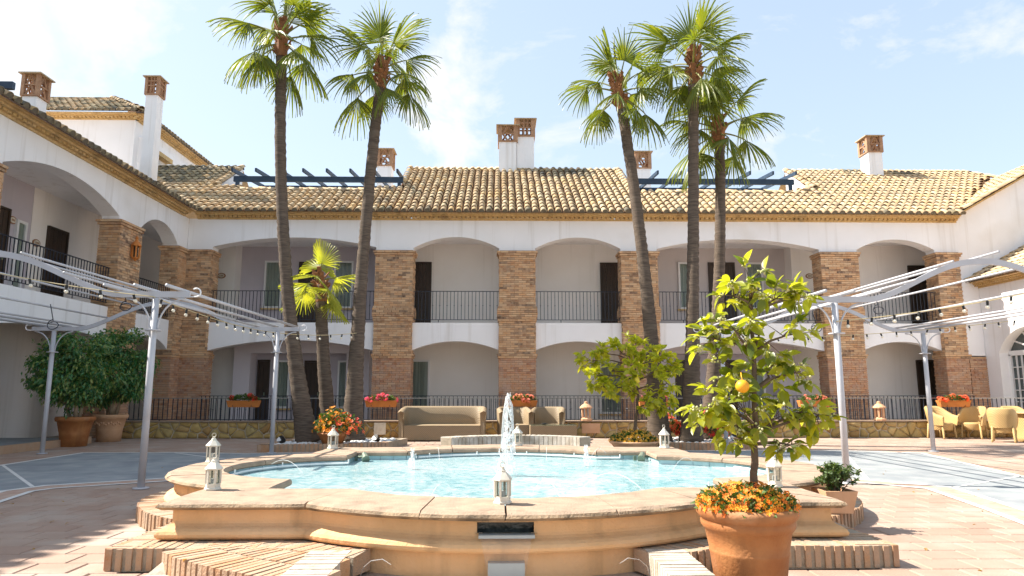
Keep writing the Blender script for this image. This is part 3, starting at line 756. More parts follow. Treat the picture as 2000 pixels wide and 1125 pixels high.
def chimney(parent, x, y, z0, zs, wx, wy, ch, style, base=None):
    """white shaft with a pierced brick cap under a small tiled pyramid"""
    s_ = MB(); s_.box(x - wx / 2, y - wy / 2, z0, x + wx / 2, y + wy / 2, zs)
    root = s_.build('chimney', M_white, parent)
    c = MB(); e = 0.05; X0, X1, Y0, Y1 = x - wx / 2 - e, x + wx / 2 + e, y - wy / 2 - e, y + wy / 2 + e
    pw = 0.24 * wx
    c.box(X0, Y0, zs, X1, Y1, zs + .05)
    for xa in (X0, X1 - pw):
        for ya in (Y0, Y1 - pw): c.box(xa, ya, zs + .05, xa + pw, ya + pw, zs + ch)
    zm = zs + ch * .52
    for (a, b, fx) in ((X0 + pw, X1 - pw, 'f'), (X0 + pw, X1 - pw, 'b'), (Y0 + pw, Y1 - pw, 'l'), (Y0 + pw, Y1 - pw, 'r')):
        def P(u, z):
            t = {'f': (u, Y0 + .05), 'b': (u, Y1 - .05), 'l': (X0 + .05, u), 'r': (X1 - .05, u)}[fx]
            return Vector((t[0], t[1], z))
        th = 0.045
        c.beam(P(a, zm), P(b, zm), .07, th)
        mid = (a + b) / 2
        if style == 'A':
            for za, zb in ((zs + .05, zm), (zm, zs + ch)):
                c.beam(P(a + .03, za), P(mid, zb), .07, th, up=(1, 1, .1)); c.beam(P(b - .03, za), P(mid, zb), .07, th, up=(1, 1, .1))
        elif style == 'X':
            c.beam(P(a + .02, zm), P(mid, zs + ch), .07, th, up=(1, 1, .1)); c.beam(P(b - .02, zm), P(mid, zs + ch), .07, th, up=(1, 1, .1))
            c.beam(P(a + .02, zm), P(mid, zs + .05), .07, th, up=(1, 1, .1)); c.beam(P(b - .02, zm), P(mid, zs + .05), .07, th, up=(1, 1, .1))
        else:
            for k in (1, 2): c.beam(P(a + (b - a) * k / 3, zs + .05), P(a + (b - a) * k / 3, zs + ch), .07, th, up=(1, 1, .1))
            c.beam(P(a, zs + ch * .78), P(b, zs + ch * .78), .07, th)
    c.build('brick_cap', M_chim, root)
    r_ = MB(); o = .07
    z = zs + ch
    r_.box(X0 - o, Y0 - o, z, X1 + o, Y1 + o, z + .035)
    r_.add([(X0 - o, Y0 - o, z + .036), (X1 + o, Y0 - o, z + .036), (X1 + o, Y1 + o, z + .036), (X0 - o, Y1 + o, z + .036), (x, y, z + .20)], [(0, 1, 4), (1, 2, 4), (2, 3, 4), (3, 0, 4)])
    r_.build('cap_roof', M_capr, root)
    return root
M_chim = mat('chimney_brick', (0.44, 0.26, 0.155), (0.34, 0.185, 0.105), 5, 0.9, 0.3, 40)
M_capr = mat('cap_roof_tile', (0.52, 0.40, 0.26), (0.40, 0.31, 0.2), 5, 0.9, 0.3, 40)

# ================================================================== MAIN ARCADE BUILDING
FY = 23.6
XL_ = -10.91
main = thing('arcade_building', 'two storey white building with brick pillars, arched galleries and curved tile roof behind the fountain', 'building', (0.65, FY, 0))
Fm = lambda u, d, z: (u, FY + d, z)
EZ = 7.28
b = MB()
UP = [(-10.02, -4.32, 6.28, 6.62), (-3.01, -0.0, 6.26, 6.66), (1.27, 4.29, 6.26, 6.66), (5.58, 11.38, 6.26, 6.62), (12.73, 15.53, 6.26, 6.64)]
arch_wall(b, Fm, -10.9, 16.95, EZ, 6.17, UP, 0.5)
b.build('upper_wall', M_white, main)
LOWA = [(-10.02, -4.32, 2.66, 3.02), (-3.01, 0.0, 2.68, 2.99), (1.27, 4.29, 2.68, 2.99), (5.58, 11.38, 2.66, 3.02), (12.73, 15.53, 2.68, 2.99)]
for a in LOWA:
    b = MB(); arch_wall(b, lambda u, d, z: (u, FY + .1 + d, z), a[0], a[1], 3.63, a[2], [a], 0.4); b.build('spandrel_wall', M_white, main)
b = MB(); b.box(16.36, FY, 2.5, 17.0, FY + .4, 6.17); b.build('end_wall', M_white, main)
pillar(main, 16.40, 17.0, FY - .02, FY + .3, 0, 2.46, 'f', corbel=False, lowcap=False)
PIL = [(-4.32, -3.01), (0.0, 1.27), (4.29, 5.58), (11.38, 12.73)]
for i, (x0, x1) in enumerate(PIL):
    pillar(main, x0, x1, FY - .08, FY + .62, faces='flr', single=250 if i == 1 else 0)
pillar(main, -10.9, -10.02, FY - .08, FY + .62, faces='fr')
pillar(main, 15.53, 16.36, FY - .08, FY + .62, faces='fl')
b = MB(); b.box(XL_ - .12, FY + .12, 3.35, 16.9, 27.2, 3.62); b.build('gallery_floor', M_white_bounce, main)
b = MB(); b.box(XL_ - .5, FY + .5, 6.88, 16.9, 27.2, 7.0); b.build('gallery_ceiling', M_white, main)
b = MB(); b.box(-12.9, FY + .1, -0.015, 16.9, 27.2, 0.10); b.build('terrace_floor', M_conc, main)
bw = MB()
for x0, x1, y in ((-12.9, -10.05, 25.8), (-4.75, 5.75, 25.8), (11.32, 17.0, 25.8)):
    bw.box(x0, y, 3.62, x1, 27.2, 6.88)
for x0, x1, y in ((-12.9, -9.7, 25.8), (-4.75, 5.75, 25.8), (11.0, 17.0, 25.8)):
    bw.box(x0, y, 0.1, x1, 27.2, 3.35)
bw.build('gallery_wall', M_white_bounce, main)
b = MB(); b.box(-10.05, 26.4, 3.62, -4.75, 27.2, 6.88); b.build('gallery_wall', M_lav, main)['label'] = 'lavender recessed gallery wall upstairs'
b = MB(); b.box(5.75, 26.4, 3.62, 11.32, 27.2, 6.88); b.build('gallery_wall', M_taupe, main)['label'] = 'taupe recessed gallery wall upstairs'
for x0, x1, i0, i1 in ((-9.7, -4.75, -9.1, -5.6), (5.75, 11.0, 6.5, 10.4)):
    b = MB(); b.box(x0, 25.3, .1, i0, 26.0, 3.35); b.box(i1, 25.3, .1, x1, 26.0, 3.35); b.box(i0, 25.3, 2.66, i1, 26.0, 3.35)
    b.build('porch_wall', M_lav2, main)
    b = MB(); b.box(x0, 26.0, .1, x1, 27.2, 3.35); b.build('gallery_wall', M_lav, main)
Fb = lambda y: (lambda u, d, z: (u, y - .05 + d, z))
G = Fb(25.8)
door(main, G, -3.55, -2.58, 3.62, 6.17, handle=-1); door(main, G, 3.88, 4.85, 3.62, 6.17); door(main, G, -11.6, -10.72, 3.62, 6.0)
door(main, G, 12.45, 13.3, 3.62, 6.1); door(main, G, 15.85, 16.8, 3.62, 6.1); door(main, G, 15.85, 16.8, .1, 2.45)
window(main, G, -3.75, -2.58, .45, 2.44, sill=False); window(main, G, 3.78, 4.9, .45, 2.40)
G = Fb(26.4)
window(main, G, -9.12, -8.42, 4.45, 6.31); window(main, G, -6.43, -5.68, 4.45, 6.31); door(main, G, -7.8, -6.95, 3.62, 6.27)
window(main, G, 7.05, 7.5, 4.45, 6.31); door(main, G, 8.25, 9.3, 3.62, 6.31); window(main, G, 9.72, 10.4, 4.45, 6.31)
G = Fb(26.0)
door(main, G, -9.05, -8.6, .1, 2.45); window(main, G, -8.33, -7.83, .65, 2.43); window(main, G, -6.05, -5.62, .65, 2.42); door(main, G, -7.3, -6.6, .1, 2.42)
door(main, G, 6.7, 7.5, .1, 2.45); door(main, G, 8.2, 9.0, .1, 2.45); window(main, G, 9.5, 10.1, .65, 2.42)
plaque(main, (-10.55, 25.79, 5.62), (0, -1, 0)); plaque(main, (-7.6, 25.93, 1.95), (0, -1, 0), .12); plaque(main, (12.0, 25.79, 5.68), (0, -1, 0))
for x0, x1 in ((-10.02, -4.32), (-3.01, 0), (1.27, 4.29), (5.58, 11.38), (12.73, 15.53)):
    railing(main, (x0, FY + .14, 0), (x1, FY + .14, 0), 3.74, 4.74)
# roof: low stretches in front of the two roof terraces, full height in the middle and at both ends
RF = roof_frame((0, FY - .45, 7.44), (1, 0, 0), 32, (0, 1, 0))
cs = math.cos(R(32)); HI, LO = 5.25 / cs, 2.45 / cs
LOX = ((-11.0, -3.85), (5.15, 12.45))
def w1f(u):
    if u > 20.4: return max(0.1, HI - (u - 20.4) * 1.2)
    for i, (a, b) in enumerate(LOX):
        if a <= u < b:
            return LO + (0.45 * max(0, (a + 1.2 - u) / 1.2) if i == 0 else 0.55 * max(0, (u - b + .9) / .9)) + (0.25 * max(0, (u - b + 1.2) / 1.2) if i == 0 else 0)
    return HI
def w0f(u):
    if u < -10.45: return (-10.45 - u) / cs
    if u > 16.4: return (u - 16.4) / cs
    return 0.0
def moss(u, w_):
    if u < -11.2 and w_ > 3.2 + (u + 14) * .25: return random.random() < .8
    if 1.6 < u < 4.0 and w_ > 4.6: return random.random() < .75
    if 14.9 < u < 18.5 and w_ > 5.4: return random.random() < .6
    return w_ < .3 and random.random() < .2
tiles(RF, -15.6, 21.5, w0f, w1f, main, 290, moss, singles_first=lambda p: (0 if -4.6 < p[1] < 5.6 else 1, p[0]))
O_, U_, W_, N_ = RF
def onroof(x, w_, up=0.0): return O_ + U_ * x + W_ * w_ + N_ * up
ridge(onroof(-15.6, HI, -.03), onroof(-11.0, HI, -.03), main, mossy=True); ridge(onroof(-3.85, HI, -.03), onroof(5.15, HI, -.03), main); ridge(onroof(12.45, HI, -.03), onroof(20.4, HI, -.03), main)
ridge(onroof(20.4, HI, -.03), onroof(22.2, HI - 1.6, -.03), main)
for a, b in LOX: ridge(onroof(a + 1.0, LO, -.05), onroof(b - .5, LO, -.05), main)
ridge(onroof(-10.45, .1, .02), onroof(-15.0, 4.9 / cs, .02), main)
for x, lo in ((-3.85, -1), (5.15, 1), (-11.0, 1), (12.45, -1)):
    ridge(onroof(x - lo * .02, LO + .3, .05), onroof(x - lo * .02, HI, .05), main, 'verge_tile')
tw = MB()                                     # terrace walls and roof ends
for a, b in LOX:
    tw.box(a + .02, 28.6, 7.6, b - .02, 28.9, 9.5)
for x, dx in ((-3.85, .2), (5.15, -.2), (-11.0, -.2), (12.45, .2)):
    q0, q1, q2 = onroof(x, LO, -.03), onroof(x, HI, -.03), onroof(x, HI, -.03)
    tri = [(x, q0.y, q0.z), (x, q1.y, q1.z), (x, q1.y, q0.z - .3), (x, q0.y, q0.z - .3)]
    tri2 = [(p[0] + dx, p[1], p[2]) for p in tri]
    tw.add(tri + tri2, [(0, 1, 2, 3), (7, 6, 5, 4), (0, 4, 5, 1), (1, 5, 6, 2)])
tw.build('terrace_wall', M_white, main)
b = MB(); b.box(-11, 25.7, 8.35, -3.85, 28.6, 8.5); b.box(5.15, 25.7, 8.35, 12.45, 28.6, 8.5); b.build('roof_terrace', M_conc, main)
b = MB()
for x0, x1 in ((-15.6, -11.0), (-3.85, 5.15), (12.45, 20.4)):
    b = MB(); q = onroof(0, HI, -.06); b.add([(x0, q.y, q.z), (x1, q.y, q.z), (x1, q.y + 5, 7.4), (x0, q.y + 5, 7.4)], [(0, 1, 2, 3)]); b.build('rear_roof', M_tile, main)
cornice(main, (-10.6, FY, EZ), (16.4, FY, EZ), (0, -1, 0), EZ)
chimney(main, 0.36, 28.6, 10.2, 11.92, 0.76, 0.85, 0.72, 'X'); chimney(main, 1.13, 28.75, 10.2, 12.22, 0.74, 0.85, 0.78, 'G')
chimney(main, -5.35, 31.0, 8.0, 11.65, .66, .68, .80, 'A'); chimney(main, 6.75, 31.0, 8.0, 11.6, .66, .68, .80, 'X')
chimney(main, 16.05, 28.0, 9.8, 11.38, 0.60, .66, .70, 'A')

def roof_pergola(x0, x1, lean, label):
    t = thing('roof_pergola', label, 'pergola', ((x0 + x1) / 2, 26.5, 8.5), 'dark timber pergolas on the roof terraces')
    for y, z, dx in ((25.75, 9.42, 0.0), (28.2, 9.80, 0.25)):
        b = MB(); b.beam((x0 + (dx if lean > 0 else 0) , y, z), (x1 - (dx if lean < 0 else 0), y, z), .09, .22); b.build('beam', M_blue, t)
    n = 8
    for i in range(n):
        x = x0 + .15 + (x1 - x0 - .3) * i / (n - 1)
        b = MB(); b.beam((x, 25.15, 9.60), (x, 28.6, 9.99), .07, .14); b.build('rafter', M_blue, t)
    for x in (x0 + .15, x1 - .15):
        for y, z in ((25.75, 9.31), (28.2, 9.69)):
            b = MB(); b.box(x - .06, y - .06, 8.5, x + .06, y + .06, z); b.build('post', M_blue, t)
roof_pergola(-10.3, -3.75, 1, 'dark blue timber roof pergola on the left, behind the two left palms')
roof_pergola(5.05, 11.6, -1, 'dark blue timber roof pergola on the right, behind the three right palms')

# ================================================================== LEFT WING
XL = -10.91
wing = thing('side_wing', 'white two storey left wing with wide arches on brick pillars, in the shade', 'building', (XL, 15, 0))
Fl = lambda u, d, z: (XL - d, u, z)
b = MB(); UPL = [(8.9, 13.5, 6.25, 6.75), (14.62, 19.3, 6.25, 6.75), (20.5, 22.9, 6.2, 6.71)]
arch_wall(b, Fl, -4, 23.6, EZ, 6.17, UPL, 0.5); b.box(XL - .5, -4, 0, XL, 8.9, 6.17)
b.build('upper_wall', M_white, wing)
for a in ((14.62, 19.3, 2.68, 2.86), (20.5, 22.9, 2.64, 3.0), (8.9, 13.5, 2.6, 2.86)):
    b = MB(); arch_wall(b, lambda u, d, z: (XL - .1 - d, u, z), a[0], a[1], 3.62, a[2], [a], .4); b.build('spandrel_wall', M_white, wing)
pillar(wing, XL - .55, XL + .06, 19.3, 20.5, faces='fr'); pillar(wing, XL - .55, XL + .06, 22.9, 23.5, faces='fr')
pillar(wing, XL - .55, XL + .06, 13.5, 14.62, faces='fr')
b = MB(); b.box(-14.5, -4, 3.35, XL - .12, 27.2, 3.62); b.build('gallery_floor', M_white_bounce, wing)
b = MB(); b.box(-14.5, -4, 6.88, XL - .5, 27.2, 7.0); b.build('gallery_ceiling', M_white, wing)
b = MB(); b.box(-13.6, 18.6, -.015, -12.9, 27.1, 6.88); b.box(-13.6, -4, -.015, -12.9, 18.6, 3.35); b.build('gallery_wall', M_white_bounce, wing)
b = MB(); b.box(-13.6, -4, 3.62, -12.9, 18.58, 6.88); b.build('gallery_wall', M_lav, wing)
b = MB(); b.box(-13.4, 15.2, .28, -11.6, 16.0, 3.3); b.build('porch_wall', M_beige, wing)
plaque(wing, (-11.6 + .01, 15.65, 1.9), (1, 0, 0), .12)
b = MB(); b.box(-13.6, 4, -.015, XL + .75, 17.3, .14); b.build('raised_walkway', M_slate, wing)
b = MB(); b.box(XL + .75, 4, -.015, XL + .87, 17.4, .165); b.build('kerb', M_step, wing)
Fd = lambda u, d, z: (-12.9 + .05 - d, u, z)
door(wing, Fd, 19.25, 20.15, 3.62, 5.95); door(wing, Fd, 16.9, 17.7, 3.62, 6.0)
window(wing, Fd, 17.95, 18.35, 3.7, 5.8)
plaque(wing, (-12.88, 18.85, 5.35), (1, 0, 0)); plaque(wing, (-12.88, 17.85, 5.75), (1, 0, 0))
for y0, y1 in ((8.9, 13.5), (14.62, 19.3), (20.5, 22.9)):
    railing(wing, (XL - .14, y0, 0), (XL - .14, y1, 0), 3.74, 4.72)
cornice(wing, (XL, -4, EZ), (XL, 23.2, EZ), (1, 0, 0), EZ)
WF = roof_frame((XL + .46, -4, 7.44), (0, 1, 0), 27, (-1, 0, 0))
cw = math.cos(R(27))
def wl1(u): return 4.6 / cw
def wl0(u): return max(0, (u - 27.15) / cw)
tiles(WF, 0, 30, wl0, lambda u: max(wl0(u) + .05, 4.6 / cw), wing, 60, lambda u, w_: random.random() < (.75 if w_ < .3 else .3), singles_first=lambda p: (p[0], -p[1]))
b = MB(); b.box(-14.5, -4, 7.004, XL - .2, 25.6, 7.2); b.build('roof_slab', M_white, wing)
chimney(wing, -14.25, 20.1, 7.4, 10.12, .44, .46, .70, 'A')
chimney(wing, -13.2, 25.0, 7.4, 12.4, .44, .46, .70, 'G')
b = MB(); b.beam((-16.5, 17.5, 9.35), (-13.0, 17.5, 9.35), .12, .2); b.beam((-14.6, 17.5, 7.6), (-14.6, 17.5, 9.3), .1, .1); b.build('roof_beam', M_blue, wing)
t = thing('wall_lamp', 'orange terracotta lantern lamp fixed on the left wing brick pillar', 'lamp', (XL + .08, 19.95, 5.4))
b = MB(); c0 = Vector((XL + .20, 19.95, 0))
b.lathe([(0.0, 5.05), (.03, 5.06), (.05, 5.10), (.10, 5.13), (.11, 5.16), (.10, 5.17)], (c0.x, c0.y, 0), 6)
b.box(XL + .07, 19.90, 5.2, XL + .12, 20.0, 5.55); b.build('lamp_base', M_terra3, t)
b = MB()
for k in range(6):
    a = PI / 3 * k; b.beam(c0 + Vector((.10 * math.cos(a), .10 * math.sin(a), 5.16)), c0 + Vector((.115 * math.cos(a), .115 * math.sin(a), 5.50)), .045, .03, up=(math.cos(a), math.sin(a), 0))
b.build('lamp_frame', M_terra3, t)
b = MB(); b.lathe([(.145, 5.50), (.15, 5.52), (.09, 5.62), (.05, 5.65), (.035, 5.72), (.05, 5.75), (.0, 5.82)], (c0.x, c0.y, 0), 8); b.build('lamp_roof', M_terra3, t)
b = MB(); b.lathe([(.06, 5.17), (.06, 5.5)], (c0.x, c0.y, 0), 6); b.build('lamp_glass', M_niche, t)

# ================================================================== REAR HOUSE AND RIGHT SIDE
house = thing('rear_house', 'tall white house with hipped tile roof rising above the left wing', 'house', (-18, 30, 0))
b = MB(); b.box(-22, 27, 6, -14.95, 38, 12.35); b.box(-14.95, 27.35, 6, -14.6, 38, 11.7); b.build('wall', M_white, house)
cornice(house, (-22, 27, 12.32), (-14.8, 27, 12.32), (0, -1, 0), 12.32); cornice(house, (-14.9, 26.8, 12.32), (-14.9, 38, 12.32), (1, 0, 0), 12.32)
HF = roof_frame((-22, 26.55, 12.5), (1, 0, 0), 31, (0, 1, 0))
tiles(HF, 0, 7.5, lambda u: 0, lambda u: max(.1, min(3.4, (7.5 - u) * 1.16)), house, 60, lambda u, w_: random.random() < .5)
HF2 = roof_frame((-14.5, 26.55, 12.5), (0, 1, 0), 31, (-1, 0, 0))
tiles(HF2, 0, 11.4, lambda u: 0, lambda u: max(.1, min(3.4, u * 1.16)), house, 0, lambda u, w_: random.random() < .5)
ridge((-14.5, 26.55, 12.56), (-17.4, 29.45, 14.32), house)
b = MB(); b.box(-14.62, 27.3, 11.1, -14.3, 29.0, 11.28); b.build('string_course', M_corn, house)

gable = thing('gable_house', 'white gable ended wing with a raking tiled verge at the far right', 'house', (20, FY, 0))
b = MB()
arch_wall(b, lambda u, d, z: (u, FY - .003 + d, z), 16.40, 25.0, 7, 5.0, [], 0.4, zt=lambda u: 7.52 + (u - 16.4) * .56 if u < 20.7 else 7.52 + 4.3 * .56 - (u - 20.7) * .56)
b.box(17.3, FY + .4, 0, 25, 30, 7.2)
b.build('wall', M_white, gable)
GF = roof_frame((16.35, FY - .25, 7.55), (0, 1, 0), 29.2, (1, 0, 0))
tiles(GF, 0, 9, lambda u: max(0, (u - .35) * 0), lambda u: 4.4 / math.cos(R(29.2)), gable, 0, None, eave=False)
ridge((16.5, FY - .28, 7.66), (20.75, FY - .28, 10.05), gable, 'verge_tile')
b = MB(); b.beam((16.3, FY - .12, 7.47), (20.75, FY - .12, 9.96), .26, .06); b.build('verge_board', M_corn, gable)

annex = thing('annex', 'single storey white annex with arched french door at the right end of the terrace', 'building', (17.0, 20, 0))
Fa = lambda u, d, z: (17.0 + d, u, z)
b = MB(); arch_wall(b, lambda u, d, z: Fa(u, d, z), 15.0, FY - .01, 5.3, 0.0, [(20.35, 22.95, 2.55, 3.35)], .5)
b.build('wall', M_white, annex)
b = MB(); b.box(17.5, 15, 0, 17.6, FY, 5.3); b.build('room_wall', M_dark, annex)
b = MB()
DY0, DY1 = 20.35, 22.95
for u0, u1, z0, z1 in ((DY0, DY0 + .1, .1, 2.5), (DY1 - .1, DY1, .1, 2.5), (DY0, DY1, 2.46, 2.62), (DY0 + .78, DY0 + .92, .1, 2.46), (DY1 - .92, DY1 - .78, .1, 2.46), ((DY0 + DY1) / 2 - .07, (DY0 + DY1) / 2 + .07, .1, 2.46)):
    b.box(17.30, u0, z0, 17.38, u1, z1)
for k in range(7):
    a = PI * k / 6; c = Vector((17.34, (DY0 + DY1) / 2, 2.6)); b.beam(c, c + Vector((0, 1.2 * math.cos(a), .72 * math.sin(a))), .05, .035, up=(1, 0, 0))
fd = b.build('french_door', M_frame, annex)
for k in range(24):
    y0 = DY0 + .1 + (DY1 - DY0 - .2) * k / 24
for y in (DY0 + .33, DY0 + .56, DY0 + 1.06, DY1 - .33, DY1 - .56, DY1 - 1.06):
    b = MB(); b.box(17.31, y - .012, .15, 17.36, y + .012, 2.46); b.build('glazing_bar', M_frame, fd)
for z in (.55, .93, 1.31, 1.69, 2.07):
    b = MB(); b.box(17.312, DY0 + .1, z - .012, 17.358, DY1 - .1, z + .012); b.build('glazing_bar', M_frame, fd)
b = MB(); b.box(17.37, DY0 + .05, .1, 17.375, DY1 - .05, 3.3); b.build('pane', M_glass, fd)
AF = roof_frame((16.52, 15.0, 5.08), (0, 1, 0), 29, (1, 0, 0))
tiles(AF, 0, FY - 15.02, lambda u: 0, lambda u: 3.2, annex, 60, None, singles_first=lambda p: (p[0], -p[1]))
cornice(annex, (17.0, 15, 4.92), (17.0, FY - .05, 4.92), (1 * -1, 0, 0), 4.90)

# ================================================================== FOUNTAIN
fountain = thing('fountain', 'large peach rendered fountain basin with round lobes and worn stone coping', 'fountain', (XC, YC, 0))
ZT, ZB, ZW = 0.43, 0.368, 0.312
def ring_quads(mb, A, za, B, zb, idx=None, skip=None, m=0):
    n = len(A)
    for i in (idx if idx is not None else range(n)):
        j = (i + 1) % n
        if skip and skip(i): continue
        mb.quad((*A[i], za), (*A[j], za), (*B[j], zb), (*B[i], zb), m)
prof = [(-.08, -.25), (-.08, .152), (-.045, .153), (-.012, .162), (.006, .178), (.010, .198), (-.002, .218), (-.025, .236), (-.055, .250), (-.074, .266), (-.08, .285), (-.08, .356), (-.08, .366)]
wl = MB()
OUTS = {o: out_off(o) for o, _ in prof}
for (o0, z0), (o1, z1) in zip(prof, prof[1:]):
    A, B = OUTS[o0], OUTS[o1]
    sk = (lambda i: abs((A[i][0] + A[(i + 1) % len(A)][0]) / 2 - XC) < .19 and A[i][1] < 5.2) if (z0, z1) == (.285, .356) else None
    ring_quads(wl, A, z0, B, z1, skip=sk)
wl.build('basin_wall', M_plas, fountain, False)
n_o = len(OUTS[-.08])
# coping stones, one mesh each
INC, OUC = in_off(-0.0), out_off(0.0)
OUC1, OUC2, OUC3 = out_off(-.035), out_off(.016), out_off(-.018)
INC1 = in_off(.015)
cuts = [0, 4, 8, 12, 16, 20, 24]
cuts = []
side = 24
for s_ in range(4):
    b0 = s_ * side
    cuts += [b0, b0 + 4, b0 + 9, b0 + 12, b0 + 16, b0 + 20]
ncop = len(INC)
for a, b_ in zip(cuts, cuts[1:] + [ncop]):
    q = MB(); rows = []
    for i in range(a, b_ + 1):
        k = i % ncop
        t0 = 0.006 if i == a else (-0.006 if i == b_ else 0)
        def sh(P):
            p = P[k]; nx = P[(k + 1) % ncop] if i < b_ else P[(k - 1) % ncop]
            d = (nx[0] - p[0], nx[1] - p[1]); l_ = math.hypot(*d) or 1
            g = abs(t0); return (p[0] + d[0] / l_ * g, p[1] + d[1] / l_ * g)
        j = lambda: rnd(-.006, .006)
        dz = rnd(-.003, .004)
        rows.append([(*sh(INC1), ZB), (*sh(INC), ZB + .012), (*sh(INC), ZT - .02 + dz), (*sh(INC1), ZT + dz), (sh(OUC1)[0] + j(), sh(OUC1)[1] + j(), ZT + dz), (sh(OUC)[0] + j(), sh(OUC)[1] + j(), ZT - .014 + j() * .5),
                     (sh(OUC2)[0] + j(), sh(OUC2)[1] + j(), ZT - .034), (sh(OUC3)[0] + j() * .6, sh(OUC3)[1] + j() * .6, ZB + .004), (*OUTS[-.08][k], ZB + .004)])
    w_ = len(rows[0])
    for r_ in rows: q.v += r_
    for i in range(len(rows) - 1):
        for c in range(w_ - 1): q.f.append((i * w_ + c, (i + 1) * w_ + c, (i + 1) * w_ + c + 1, i * w_ + c + 1)); q.m.append(1 if c in (5, 6, 7) else 0)
    q.f.append(tuple(range(w_))); q.m.append(0); e = (len(rows) - 1) * w_; q.f.append(tuple(e + c for c in range(w_))[::-1]); q.m.append(0)
    q.build('coping_stone', [M_cope, M_copee], fountain)
# inside lining with a band of pool tiles under the coping
iw = MB(); IN2 = in_off(.05)
ring_quads(iw, IN2, -.1, IN2, ZB + .01); iw.build('basin_lining', M_pool, fountain)
IN3 = in_off(.045)
for i in range(ncop):
    y_ = (IN3[i][1] + IN3[(i + 1) % ncop][1]) / 2
    if y_ < YC - .5: continue
    a, b_ = Vector((*IN3[i], 0)), Vector((*IN3[(i + 1) % ncop], 0)); l_ = (b_ - a).length; d = (b_ - a) / l_
    nin = Vector((-d.y, d.x, 0))
    k = max(1, round(l_ / .22)); s_ = l_ / k
    for t_ in range(k):
        c = a + d * (s_ * (t_ + .5)) + nin * .004 + Vector((0, 0, (ZW + ZB) / 2 - .01))
        q = MB(); q.obox(c, (s_ / 2 - .005, .008, .055), d, nin, Vector((0, 0, 1))); q.build('pool_tile', M_pool, fountain)
# white feed pipe round the inside with nozzles
INP = in_off(-.03)
for s0, s1 in ((28, 40), (50, 68), (76, 92)):
    q = MB(); pts = [(*INP[i % ncop], ZW + .028) for i in range(s0, s1)]
    q.tube(pts, .014, 6)
    for i in range(s0, s1, 4): q.tube([(*INP[i % ncop], ZW + .03), (*INP[i % ncop], ZW + .075)], .009, 5)
    q.build('feed_pipe', M_pipe, fountain)
for cx, cy, dx in ((-1.85, 9.68, 1), (2.0, 9.68, -1)):
    q = MB(); q.tube([(cx, cy, ZW + .09), (cx + .05 * dx, cy - .13, ZW + .03)], [.035, .055], 10)
    q.tube([(cx - .09 * dx, cy + .02, ZW + .05), (cx + .02, cy, ZW + .06)], .02, 6); q.box(cx - .13, cy - .02, ZW - .1, cx - .09, cy + .02, ZW + .06)
    q.build('pool_spotlight', M_brz, fountain)
# spout
ys = YC - .6 - 2.42
q = MB(); q.box(XC - .16, ys - .004, .285, XC + .175, ys + .006, .29)
q.add([(XC - .21, ys + .10, .27), (XC + .22, ys + .10, .27), (XC + .22, ys + .10, .372), (XC - .21, ys + .10, .372), (XC - .21, ys - .01, .284), (XC + .22, ys - .01, .284)], [(0, 1, 2, 3), (0, 4, 5, 1)])
q.build('spout_niche', M_niche, fountain)
q = MB(); q.box(XC - .185, ys - .075, .262, XC + .20, ys + .03, .283); q.build('spout_ledge', M_slab, fountain)
q = MB(); q.box(XC - .12, ys - .07, -.1, XC + .13, ys + .05, .10); q.build('lower_ledge', M_slab, fountain)
# brick edged steps: bricks on edge round the platform
OP, IP = out_off(.24), out_off(-.06)
body = MB(); OB = out_off(.225); skb = lambda i: abs((OB[i][0] + OB[(i + 1) % ncop][0]) / 2 - XC) < 1.06 and OB[i][1] < 5.4
ring_quads(body, OB, -.01, OB, .149, skip=skb); ring_quads(body, OB, .149, IP, .149, skip=skb)
bm_, bmw = MB(), MB()
def brick_at(parent, a, d, nrm, l_, t, h, m_, z0=0.0):
    q = MB(); c = Vector(a)
    j = rnd(-.006, .006)
    q.obox(c - nrm * (l_ / 2 - j) + Vector((0, 0, z0 + h / 2 + rnd(-.003, .004))), (t / 2, l_ / 2, h / 2), d, nrm, Vector((0, 0, 1)))
    return q
steps_body = body.build('step', M_mort2, fountain)
per = []
for i in range(ncop):
    a, b_ = Vector((*OP[i], 0)), Vector((*OP[(i + 1) % ncop], 0)); per.append((a, b_, (b_ - a).length))
s_at = 0.0; tot = sum(p[2] for p in per); n_b = int(tot / .071); acc = 0; ip = 0; restb = MB(); nb = 0
for k in range(n_b):
    s_ = (k + .5) * tot / n_b
    while s_ > acc + per[ip][2]: acc += per[ip][2]; ip += 1
    a, b_, l_ = per[ip]; d = (b_ - a) / l_; p = a + d * (s_ - acc); nrm = Vector((d.y, -d.x, 0))
    if abs(p.x - XC) < 1.05 and p.y < 5.5: continue
    q = brick_at(None, p, d, nrm, .29, .040, .15, None)
    if p.y < 8.2 and nb < 240:
        q.build('brick', M_step, steps_body); nb += 1
    else:
        restb.v and None
        o_ = len(restb.v); restb.v += q.v; restb.f += [tuple(i + o_ for i in f) for f in q.f]; restb.m += q.m
restb.build('bricks', M_step, steps_body, kind='stuff')
